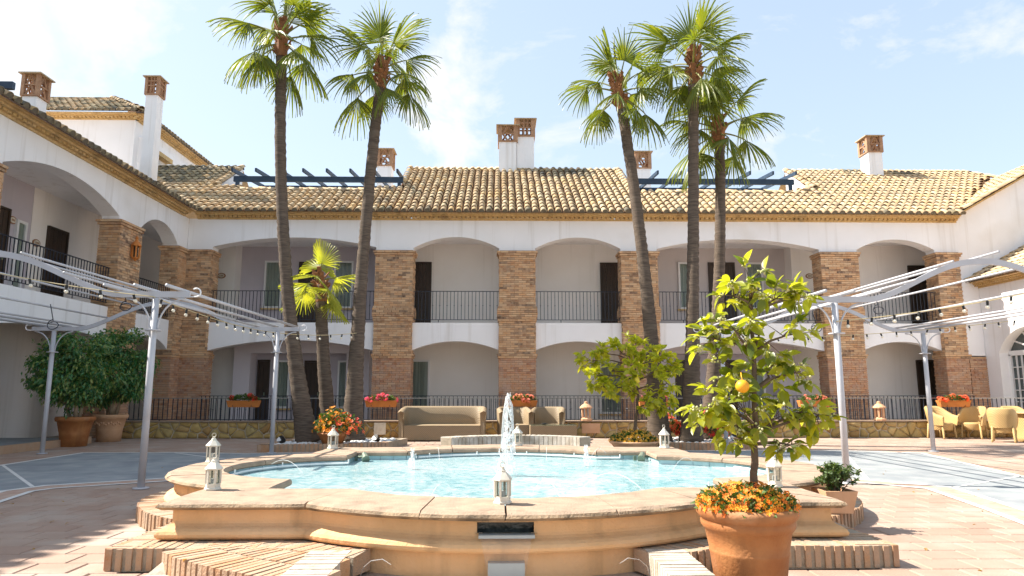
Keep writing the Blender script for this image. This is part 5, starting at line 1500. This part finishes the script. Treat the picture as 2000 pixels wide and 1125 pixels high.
# big foreground pot with the citrus tree
PX, PY = 1.56, 4.42
t = thing('plant_pot', 'large weathered terracotta pot with banded rim in the right foreground', 'plant pot', (PX, PY, 0))
b = MB(); b.lathe([(0.0, 0.0), (.19, 0.0), (.205, .02), (.235, .26), (.240, .27), (.240, .285), (.238, .29), (.262, .405), (.270, .41), (.283, .43), (.285, .455), (.278, .468), (.288, .475), (.308, .50), (.312, .525), (.300, .545), (.275, .548), (.262, .53), (.255, .47), (.0, .465)], (PX, PY, 0), 48); b.build('pot_body', M_terra, t, True)
b = MB(); b.lathe([(0, .50), (.15, .495), (.262, .485)], (PX, PY, 0), 20); b.build('soil', M_soil, t)
t = thing('flower_bed', 'dense orange and yellow flowers filling the big foreground pot', 'flowers', (PX, PY, .5))
rg = random.Random(21)
flowers(t, (PX, PY, .53), .31, .29, .14, 900, 420, M_orng, .021, rg, lz=.040)
cl = [(1.66, 4.45, 1.98, .16), (1.52, 4.42, 1.88, .15), (1.84, 4.40, 1.86, .16), (2.05, 4.44, 1.87, .10), (1.50, 4.38, 1.66, .17), (1.36, 4.45, 1.60, .11), (1.68, 4.36, 1.62, .20), (1.92, 4.42, 1.62, .18), (1.50, 4.50, 1.42, .18), (1.78, 4.52, 1.40, .18), (1.98, 4.40, 1.38, .13),
      (1.36, 4.42, 1.17, .16), (1.30, 4.46, 1.10, .10), (1.55, 4.36, 1.12, .17), (1.75, 4.38, 1.08, .16), (1.96, 4.42, 1.12, .15), (2.12, 4.44, 1.10, .12), (1.62, 4.5, 1.28, .15), (1.86, 4.36, .92, .10), (1.48, 4.42, .96, .08)]
tree = citrus('citrus_tree', 'young citrus tree with one orange fruit and glossy leaves in the big foreground pot', (PX, PY, .49),
              [(1.62, 4.43, .49), (1.625, 4.43, .8), (1.65, 4.43, 1.1), (1.66, 4.44, 1.5), (1.67, 4.45, 1.95)], [(1.66 + (c_[0] - 1.66) * .9, *c_[1:]) for c_ in cl], 300, 380, .106, M_leaf, 31, 'citrus tree', .028, blossoms=420, wide=.52)
b = MB(); b.ball((1.515, 4.26, 1.285), .042, 0, 16, 10, (1, 1, .97)); b.tube([(1.515, 4.26, 1.32), (1.52, 4.29, 1.37)], .004, 5, 0); b.build('orange_fruit', M_fruit, tree, True)

# low bowl with the lemon tree
BX, BY = 2.92, 15.0
t = thing('plant_bowl', 'low wide terracotta bowl at the edge of the right palm bed', 'plant bowl', (BX, BY, 0))
b = MB(); b.lathe([(0, 0), (.36, 0), (.42, .05), (.50, .16), (.54, .18), (.53, .21), (.47, .21), (.45, .17), (0, .16)], (BX, BY, 0), 32); b.build('bowl_body', M_terra2, t, True)
b = MB(); b.lathe([(0, .18), (.45, .172)], (BX, BY, 0), 20); b.build('soil', M_soil, t)
t = thing('flower_bed', 'yellow orange flowers filling the low bowl under the lemon tree', 'flowers', (BX, BY, .2))
flowers(t, (BX, BY, .18), .52, .45, .24, 800, 300, M_yelf, .030, rg, lz=.06)
cl = []
for (x, z, r) in ((1.95, 1.98, .30), (2.25, 2.15, .26), (2.65, 2.10, .38), (3.0, 2.2, .34), (3.35, 2.05, .36), (3.7, 1.95, .3), (3.95, 1.72, .26), (2.45, 1.72, .34), (2.9, 1.72, .4), (3.35, 1.6, .38), (3.75, 1.42, .32), (2.2, 1.35, .22), (2.55, 1.38, .28), (3.05, 1.3, .3), (3.5, 1.15, .32), (3.75, .92, .24), (3.2, .95, .22), (2.05, 1.6, .2)):
    x, z, r = 2.93 + (x - 2.93) * .92, 1.5 + (z - 1.5) * .94, r * .92
    cl.append((x - .05, BY + rg.uniform(-.35, .35), z, r))
tree = citrus('lemon_tree', 'bright yellow green lemon tree spreading over the low terracotta bowl', (BX, BY, .18),
              [(BX, BY, .18), (BX + .04, BY, .6), (BX + .1, BY, .95), (BX + .12, BY + .02, 1.4), (BX + .05, BY, 1.9)], cl, 290, 1500, .165, M_leaf2, 41, 'lemon tree', .045, blossoms=300, wide=.5)
for p in ((2.96, BY - .3, 1.50), (3.68, BY - .2, 1.02)):
    b = MB(); b.ball(p, .055, 0, 12, 8, (1, 1, 1.25)); b.tube([(p[0], p[1], p[2] + .06), (p[0] + .01, p[1], p[2] + .12)], .006, 5); b.build('lemon', M_lemon, tree, True)

# ficus trees in pots by the left wing
def ficus(x, y, s, label, plabel, seed, blobs, pm, deco=False):
    t = thing('plant_pot', plabel, 'plant pot', (x, y, 0), 'big terracotta pots by the left wing')
    b = MB(); b.lathe([(0, 0), (.30 * s, 0), (.33 * s, .30 * s), (.335 * s, .31 * s), (.335 * s, .33 * s), (.40 * s, .62 * s), (.44 * s, .63 * s), (.455 * s, .70 * s), (.44 * s, .74 * s), (.39 * s, .74 * s), (.37 * s, .66 * s), (0, .64 * s)], (x, y, 0), 32); b.build('pot_body', pm, t, True)
    b = MB(); b.lathe([(0, .68 * s), (.375 * s, .67 * s)], (x, y, 0), 16); b.build('soil', M_soil, t)
    if deco:
        q = MB()
        for k in range(16):
            a = -PI / 2 - 1.2 + 2.4 * k / 15; r = .378 * s; q.ball((x + r * math.cos(a), y + r * math.sin(a), (.50 + .03 * math.sin(k * 1.9)) * s), .028, 0, 6, 4)
        q.build('swag', pm, t, True)
    rg = random.Random(seed)
    t = thing('ficus_tree', label, 'ficus tree', (x, y, .66 * s), 'potted ficus trees by the left wing')
    tb = MB()
    for k in range(6):
        a = rg.uniform(0, 6.28); e = Vector(rg.choice(blobs)[:3])
        p0 = Vector((x + .12 * math.cos(a), y + .12 * math.sin(a), .66 * s))
        tb.tube([p0, p0 + Vector((.1 * math.cos(a), .1 * math.sin(a), .4)), p0.lerp(e, .6), e], [.045, .036, .026, .012], 7)
    tb.build('trunk', M_bark2, t, True)
    blobs = [(x + (bx - x) * .92, by, 1.6 + (bz - 1.6) * .95, r * .9) for bx, by, bz, r in blobs]
    V, Fc = leaf_template(.095, .024, 2, .4); lm = MB()
    vol = sum(b_[3] ** 2 for b_ in blobs)
    for (bx, by, bz, r) in blobs:
        tufts = []
        for i in range(max(8, int(60 * r * r))):
            d = Vector((rg.gauss(0, 1), rg.gauss(-.3, 1), rg.gauss(0, 1))).normalized(); tufts.append((Vector((bx, by, bz)) + d * r * rg.uniform(.55, .95), rg.uniform(.10, .2), d))
        for i in range(int(10500 * r * r / vol)):
            c_, q_, d = rg.choice(tufts); g = Vector((rg.gauss(0, 1), rg.gauss(0, 1), rg.gauss(0, .8)))
            p = c_ + g * q_ * .62; d = (d + g * .5).normalized()
            lm.stamp(V, Fc, leaf_matrix(p, (d * .6 + Vector((rg.gauss(0, .5), rg.gauss(0, .5), rg.gauss(-.5, .5)))).normalized(), rg, 1.0, rg.uniform(.6, 1.25)))
    lm.build('crown', M_ficus, t, kind='stuff')
fx, fy = -9.9, 16.45
ficus(fx, fy, .92, 'nearer potted ficus with dense dark green crown', 'plain rust coloured terracotta pot of the nearer ficus', 51,
      [(fx - .55, fy, 1.75, .62), (fx + .1, fy - .1, 2.2, .62), (fx + .55, fy, 1.7, .55), (fx - .1, fy - .25, 1.55, .62), (fx - .85, fy + .1, 2.0, .42), (fx + .3, fy - .1, 1.25, .42), (fx - .5, fy - .1, 1.25, .4), (fx - .3, fy, 2.35, .5), (fx - .95, fy, 1.5, .3), (fx + .0, fy, 1.0, .3)], M_terra)
fx, fy = -9.98, 18.05
ficus(fx, fy, .92, 'farther potted ficus beside the stone wall with paler lower leaves', 'paler terracotta pot with a raised swag pattern, of the farther ficus', 52,
      [(fx - .2, fy, 2.45, .6), (fx + .4, fy, 2.35, .55), (fx + .65, fy, 1.9, .48), (fx + .2, fy, 1.8, .6), (fx + .45, fy, 1.35, .45), (fx - .1, fy, 1.25, .45), (fx + .72, fy - .05, 1.5, .32), (fx - .4, fy, 1.9, .4)], M_terra2, True)

# square planter with a small bush on the right step
sx, sy = 3.12, 6.50
t = thing('square_planter', 'square pinkish terracotta planter on the brick step right of the fountain', 'planter', (sx, sy, .155))
b = MB(); h = .20
q = [(-.11, -.11), (.11, -.11), (.11, .11), (-.11, .11)]
for (a, c) in zip(q, q[1:] + q[:1]):
    b.quad((sx + a[0], sy + a[1], .156), (sx + c[0], sy + c[1], .156), (sx + c[0] * 1.35, sy + c[1] * 1.35, .156 + h), (sx + a[0] * 1.35, sy + a[1] * 1.35, .156 + h))
    b.quad((sx + a[0] * 1.35, sy + a[1] * 1.35, .156 + h), (sx + c[0] * 1.35, sy + c[1] * 1.35, .156 + h), (sx + c[0] * 1.15, sy + c[1] * 1.15, .156 + h), (sx + a[0] * 1.15, sy + a[1] * 1.15, .156 + h))
    b.quad((sx + a[0] * 1.15, sy + a[1] * 1.15, .156 + h), (sx + c[0] * 1.15, sy + c[1] * 1.15, .156 + h), (sx + c[0] * 1.1, sy + c[1] * 1.1, .156 + h - .05), (sx + a[0] * 1.1, sy + a[1] * 1.1, .156 + h - .05))
b.build('planter_body', M_terra2, t)
b = MB(); b.quad((sx - .125, sy - .125, .32), (sx + .125, sy - .125, .32), (sx + .125, sy + .125, .32), (sx - .125, sy + .125, .32)); b.build('soil', M_soil, t)
t = thing('small_bush', 'small twiggy green bush growing in the square planter', 'bush', (sx, sy, .42))
tb = MB(); V, Fc = leaf_template(.035, .0085, 2, .2); lm = MB(); rg = random.Random(61)
for i in range(46):
    a = rg.uniform(0, 6.28); sp = rg.uniform(.05, 1.0); e = Vector((sx + .02 + math.cos(a) * .24 * sp, sy + math.sin(a) * .22 * sp, 0.32 + rg.uniform(.14, .31) - .05 * sp)); p0 = Vector((sx + rg.uniform(-.05, .05), sy + rg.uniform(-.05, .05), .32)); m_ = p0.lerp(e, .5) + Vector((0, 0, .03))
    tb.tube([p0, m_, e], [.005, .004, .002], 4)
    for k in range(44):
        u = rg.random(); p = m_.lerp(e, u) if u > .15 else p0.lerp(m_, .6)
        d = Vector((rg.gauss(0, 1), rg.gauss(0, 1), rg.gauss(.3, .8))).normalized(); lm.stamp(V, Fc, leaf_matrix(p, d, rg, 1, rg.uniform(.7, 1.3)))
tb.build('stems', M_bark, t); lm.build('foliage', M_bush, t, kind='stuff')

# flower clumps by the palms
t = thing('plant_pot', 'terracotta pot of red and orange flowers between the two left palms', 'plant pot', (-3.62, 15.3, .1))
b = MB(); b.lathe([(0, 0), (.2, 0), (.30, .22), (.34, .24), (.33, .28), (.28, .28), (0, .25)], (-3.62, 15.3, .1), 24); b.build('pot_body', M_terra, t, True)
t = thing('flower_bed', 'mounded red, orange and yellow flowers between the two left palms', 'flowers', (-3.55, 15.3, .35))
rg = random.Random(71)
flowers(t, (-3.6, 15.32, .40), .44, .36, .46, 800, 130, M_orng, .045, rg, lz=.07)
f2 = flowers(t, (-3.35, 15.25, .36), .42, .38, .38, 260, 70, M_coral, .05, rg, lz=.07)
t = thing('flower_bed', 'deep red flowers behind the palm trunks of the right bed', 'flowers', (5.0, 16.2, .1))
flowers(t, (4.75, 16.15, .25), .62, .3, .48, 600, 190, M_red, .055, rg, lz=.07)
t = thing('flower_bed', 'red orange flowers between the lemon tree and the middle right palm', 'flowers', (4.1, 16.3, .1))
flowers(t, (4.0, 16.35, .3), .30, .25, .42, 300, 90, M_coral, .055, rg, lz=.07)

# flower boxes hung on the terrace rail
for i, (x, pet, lab, lab2, bl) in enumerate(((-6.97, M_red, 'terracotta window box with a few red geraniums, leftmost on the rail', 'sparse red geraniums in the leftmost rail box', 5),
        (-3.22, M_pink, 'terracotta window box on the rail right of the second left palm', 'full pink geraniums beside the second left palm', 13),
        (.63, M_salm, 'terracotta window box in front of the central brick pillar', 'salmon pink geraniums in front of the central pillar', 11),
        (4.30, M_pink, 'terracotta window box on the rail behind the lemon tree', 'pink geraniums half hidden behind the lemon tree', 9),
        (8.75, M_salm, 'terracotta window box on the rail behind the foreground citrus tree', 'pale salmon geraniums behind the citrus tree', 7),
        (12.68, M_coral, 'terracotta window box above the honey wicker chairs', 'coral red geraniums above the honey wicker chairs', 14))):
    yb = SWY - .04
    t = thing('flower_box', lab, 'flower box', (x, yb, .84), 'terracotta boxes hung on the terrace rail')
    b = MB(); L_, h = .43, .18
    prof_ = [(-.07, 0), (-.10, h - .03), (-.115, h - .03), (-.115, h), (.115, h), (.115, h - .03), (.10, h - .03), (.07, 0)]
    for sgn, e in ((-1, .94), (1, .94)): pass
    v0 = [(x - L_ * (.93 if z < .1 else 1), yb + y_, .84 + z) for y_, z in prof_]; v1 = [(x + L_ * (.93 if z < .1 else 1), yb + y_, .84 + z) for y_, z in prof_]
    n = len(prof_); b.add(v0 + v1, [(k, (k + 1) % n, n + (k + 1) % n, n + k) for k in range(n)] + [tuple(range(n))[::-1], tuple(range(n, 2 * n))])
    b.build('box_body', M_terra3, t)
    b = MB()
    for xx in (x - .25, x + .25): b.tube([(xx, yb - .12, .9), (xx, yb - .125, .86), (xx, yb + .13, .835), (xx, yb + .16, 1.05)], .006, 5)
    b.build('bracket', M_iron, t)
    g_ = thing('geranium_plant', lab2, 'geraniums', (x, yb, 1.0), 'geraniums in the rail boxes')
    rg = random.Random(80 + i)
    flowers(g_, (x, yb, 1.02), .42, .14, .13 if bl > 6 else .16, 420, bl, pet, .030, rg, ball=24, lz=.06)

# ================================================================== LANTERNS
def white_lantern(h=.27, r=.062):
    t = thing('garden_lantern', 'x', 'lantern', (0, 0, 0), 'cream metal lanterns round the fountain', local=True)
    b = MB(); b.lathe([(0, 0), (r * 1.15, 0), (r * 1.15, .012), (r, .02), (r, .05), (r * .9, .052)], (0, 0, 0), 6); b.build('base', M_lant, t)
    zt_ = h * .62; b = MB()
    for k in range(6):
        a = PI / 3 * k; p = Vector((r * .95 * math.cos(a), r * .95 * math.sin(a), 0)); b.beam(p + Vector((0, 0, .05)), p + Vector((0, 0, zt_)), .016, .012, up=(math.cos(a), math.sin(a), 0))
        a2 = a + PI / 3; p2 = Vector((r * .95 * math.cos(a2), r * .95 * math.sin(a2), 0))
        d = (p2 - p).normalized(); w_ = (p2 - p).length
        for j in range(6):                                  # arched heads of the openings
            u0, u1 = j / 6, (j + 1) / 6
            f = lambda u: zt_ - .03 + .025 * math.sqrt(max(0, 1 - (2 * u - 1) ** 2))
            A, B = p + d * w_ * u0, p + d * w_ * u1
            b.quad((A.x, A.y, f(u0)), (B.x, B.y, f(u1)), (B.x, B.y, zt_), (A.x, A.y, zt_))
    b.lathe([(r * 1.0, zt_ - .004), (r * 1.02, zt_)], (0, 0, 0), 6)
    b.build('frame', M_lant, t)
    b = MB(); b.lathe([(r * 1.22, zt_), (r * 1.22, zt_ + .008), (r * .55, zt_ + .055), (r * .42, zt_ + .058), (r * .42, zt_ + .068), (r * .2, zt_ + .085), (r * .25, zt_ + .092), (0, zt_ + .10)], (0, 0, 0), 6); b.build('roof', M_lant, t)
    b = MB(); b.tube([(.02 * math.cos(a), 0, zt_ + .112 + .02 * math.sin(a)) for a in np.linspace(0, 6.283, 13)], .003, 5); b.build('ring', M_lant, t)
    for k in range(6):
        a = PI / 3 * k; a2 = a + PI / 3; rr = r * .86
        b = MB(); b.quad((rr * math.cos(a), rr * math.sin(a), .052), (rr * math.cos(a2), rr * math.sin(a2), .052), (rr * math.cos(a2), rr * math.sin(a2), zt_), (rr * math.cos(a), rr * math.sin(a), zt_)); b.build('pane', M_windowglass, t)
    b = MB(); b.tube([(0, 0, .05), (0, 0, .09)], .022, 8); b.build('candle', M_frame, t)
    return t
L0 = white_lantern()
LPOS = [((.03, 5.25), .25, 'cream lantern on the front rim above the water spout'), ((-2.42, 6.02), .1, 'cream lantern on the front left corner of the fountain rim'), ((-3.36, 8.3), .4, 'cream lantern on the round left lobe of the rim, behind the front left one'),
        ((-2.42, 10.25), .3, 'cream lantern on the back left corner of the rim, before the palms'), ((.29, 10.75), .0, 'cream lantern at the middle of the back rim, in front of the wicker seats'), ((2.45, 10.28), .5, 'cream lantern on the back right corner of the rim'), ((2.42, 6.12), .2, 'cream lantern on the front right corner of the rim, behind the citrus pot')]
for i, ((x, y), rz, lab) in enumerate(LPOS):
    if i == 0:
        L0.location = (x, y, ZT + .004); L0.rotation_euler = (0, 0, rz); L0['label'] = lab
    else: copy_thing(L0, (x, y, ZT + .004), lab, rz, 1.0 if i in (1, 6) else 1.12)
T0 = thing('terracotta_lantern', 'terracotta lantern on the stone wall left of the lemon tree', 'lantern', (0, 0, 0), 'terracotta lanterns on the stone wall', local=True)
b = MB(); b.lathe([(0, 0), (.17, 0), (.17, .05), (.14, .07), (.13, .09), (0, .09)], (0, 0, 0), 8); b.build('base', M_terra2, T0)
for k in range(6):
    a = PI / 3 * k + .3; b = MB(); b.beam((.115 * math.cos(a), .115 * math.sin(a), .09), (.115 * math.cos(a), .115 * math.sin(a), .33), .05, .035, up=(math.cos(a), math.sin(a), 0)); b.build('post', M_terra2, T0)
b = MB(); b.lathe([(.14, .33), (.18, .34), (.175, .37), (.10, .44), (.065, .455), (.05, .47), (.055, .49), (.045, .52), (0, .53)], (0, 0, 0), 12); b.build('roof', M_terra2, T0)
T0.location = (2.42, SWY + .05, .468)
copy_thing(T0, (10.62, SWY + .05, .468), 'terracotta lantern on the stone wall left of the honey wicker chairs', .6)

# ================================================================== WICKER FURNITURE
def shell(mb, w_, d_, hb, ha, z0, th, pw=2.6, a_end=1.0, n=36, flare=.0):
    """U-shaped wrap of back and arms; open towards -Y"""
    rows = []
    for i in range(n + 1):
        s_ = -1 + 2 * i / n
        a = s_ * PI * .5 * 1.0
        # superellipse half plan: back at +Y, arms run forward
        ang = PI / 2 - s_ * PI * .5
        cx = math.copysign(abs(math.cos(ang)) ** (2 / pw), math.cos(ang)); cy = abs(math.sin(ang)) ** (2 / pw)
        rows.append((cx, cy))
    rows = [(-1, -1)] + [(-1, -.5)] + rows + [(1, -.5), (1, -1)]
    O_, I_ = [], []
    V_ = []
    for (cx, cy) in rows:
        yb_ = cy * d_ / 2; t_ = max(0, min(1, (cy + .55) / 1.35)); h = ha + (hb - ha) * (t_ * t_ * (3 - 2 * t_))
        if cy < -.9: h -= .05
        kx = (w_ / 2 - th) / (w_ / 2); ky = (d_ / 2 - th) / (d_ / 2)
        xo, yo = cx * w_ / 2, yb_; xi, yi = cx * w_ / 2 * kx, (yb_ * ky if cy > -.9 else yb_)
        lean = .06 * max(0, cy)
        fl = flare
        V_.append([(xo * (1 - fl), yo * (1 - fl), z0), (xo, yo + lean * .6, z0 + (h - z0) * .6), (xo * 1.03, yo + lean, h - .03), ((xo + xi) / 2 * 1.02, (yo + yi) / 2 + lean, h + .015), (xi * .99, yi + lean, h - .03), (xi, yi + lean * .6, z0 + (h - z0) * .6), (xi * (1 - fl), yi * (1 - fl), z0)])
    m_ = 7; o = len(mb.v)
    for r_ in V_: mb.v += r_
    for i in range(len(V_) - 1):
        for k in range(m_ - 1): mb.f.append((o + i * m_ + k, o + i * m_ + k + 1, o + (i + 1) * m_ + k + 1, o + (i + 1) * m_ + k)); mb.m.append(0)
    mb.f.append(tuple(o + k for k in range(m_))); mb.m.append(0)
    e = o + (len(V_) - 1) * m_; mb.f.append(tuple(e + k for k in range(m_))[::-1]); mb.m.append(0)

def lounge(name, label, x, y, w_, d_, hb, ha, cat, rz=0, pw=5):
    t = thing(name, label, cat, (x, y, 0), None, local=True, rz=rz)
    b = MB(); shell(b, w_, d_, hb, ha, .02, .13, pw); b.build('backrest', M_wickb, t, True)
    b = MB(); b.box(-w_ / 2 + .135, -d_ / 2 - .0, .03, w_ / 2 - .135, d_ / 2 - .13, .40); b.build('seat_base', M_wickb, t)
    for k in range(2 if w_ > 1.5 else 1):
        pass
    return t
lounge('wicker_sofa', 'long brown wicker sofa facing the fountain', -1.45, 18.3, 2.22, .92, .86, .80, 'sofa')
lounge('wicker_armchair', 'brown wicker armchair right of the sofa, behind the water jet', .42, 18.55, .90, .85, .84, .78, 'armchair', .12, 3.2)
lounge('wicker_armchair', 'brown wicker armchair behind the low wicker table', 1.33, 18.6, .90, .85, .84, .78, 'armchair', -.15, 3.2)
t = thing('coffee_table', 'low brown wicker table with glass top and a dark ashtray', 'table', (1.37, 17.6, 0), None, local=True)
b = MB(); b.box(-.58, -.33, .02, .58, .33, .42); b.build('table_body', M_wickb, t)
b = MB(); b.box(-.57, -.32, .424, .57, .32, .434); b.build('glass_top', M_windowglass, t)
t = tag(thing('ashtray', '', ''), 'small dark ashtray on the brown wicker table', 'ashtray'); t.location = (1.15, 17.55, .436)
LOCAL.add(t.name)
b = MB(); b.lathe([(0, .005), (.05, 0), (.065, .035), (.055, .035), (.045, .012), (0, .012)], (0, 0, 0), 16); b.build('bowl', M_black, t, True)

def tub_chair(label):
    t = thing('wicker_dining_chair', label, 'chair', (0, 0, 0), 'honey wicker chairs round the table', local=True)
    b = MB(); shell(b, .62, .60, .85, .64, .36, .05, 2.4, flare=.10); b.build('backrest', M_wicky, t, True)
    b = MB(); b.lathe([(0, .43), (.24, .43), (.27, .41), (.265, .38), (.25, .24), (.24, .23)], (0, -.02, 0), 20); b.build('seat', M_wicky, t, True)
    for sx_ in (-1, 1):
        for sy_ in (-1, 1):
            b = MB(); b.tube([(sx_ * .21, sy_ * .20, .40), (sx_ * .235, sy_ * .235, .04), (sx_ * .24, sy_ * .24, 0)], [.03, .024, .02], 8); b.build('leg', M_wicky, t, True)
    return t
C0 = tub_chair('honey wicker chair furthest left, turned to face the camera')
C0.location = (12.05, 18.72, 0); C0.rotation_euler = (0, 0, .35)
copy_thing(C0, (12.95, 18.72, 0), 'honey wicker chair under the coral geranium box', -.9)
copy_thing(C0, (12.75, 17.35, 0), 'honey wicker chair with its curved back towards the fountain, nearest of the group', 2.45)
copy_thing(C0, (14.2, 18.75, 0), 'honey wicker chair behind the round table by the french door', .1)
copy_thing(C0, (14.75, 17.9, 0), 'honey wicker chair at the right edge of the group', 1.2)
t = thing('wicker_table', 'round honey wicker table among the honey chairs', 'table', (13.75, 17.55, 0), None, local=True)
b = MB(); b.lathe([(0, .74), (.50, .74), (.52, .725), (.52, .70), (.48, .695)], (0, 0, 0), 28); b.build('tabletop', M_wicky, t, True)
b = MB(); b.lathe([(.44, .69), (.40, .35), (.42, .1), (.44, 0), (0, 0)], (0, 0, 0), 24); b.build('table_base', M_wicky, t, True)

# small fixtures
t = thing('floodlight', 'white floodlight fixed low on the left wing pillar above the ficus trees', 'lamp', (XL + .1, 20.0, 2.95))
b = MB(); b.tube([(XL + .08, 20.0, 2.95), (XL + .3, 19.9, 2.9)], .035, 8); b.build('arm', M_frame, t)
b = MB(); b.tube([(XL + .28, 19.95, 3.0), (XL + .42, 19.6, 2.82)], [.09, .16], 14); b.build('lamp_head', M_frame, t, True)

# fallen leaves on the paving and steps
lf = MB(); rg = random.Random(91); V, Fc = leaf_template(.05, .014, 2, .6)
for i in range(170):
    x, y = rg.uniform(-6, 6.5), rg.uniform(4.6, 15)
    if inside((x, y), platform_poly): continue
    lf.stamp(V, Fc, Matrix.Translation((x, y, .012)) @ Matrix.Rotation(rg.uniform(0, 6.28), 4, 'Z') @ Matrix.Rotation(rg.uniform(-.3, .3), 4, 'X') @ Matrix.Scale(rg.uniform(.5, 1.1), 4))
lf.stamp(V, Fc, Matrix.Translation((-2.05, 4.75, .165)) @ Matrix.Rotation(.8, 4, 'Z')); 
fl = lf.build('fallen_leaves', M_dry, None, kind='stuff')
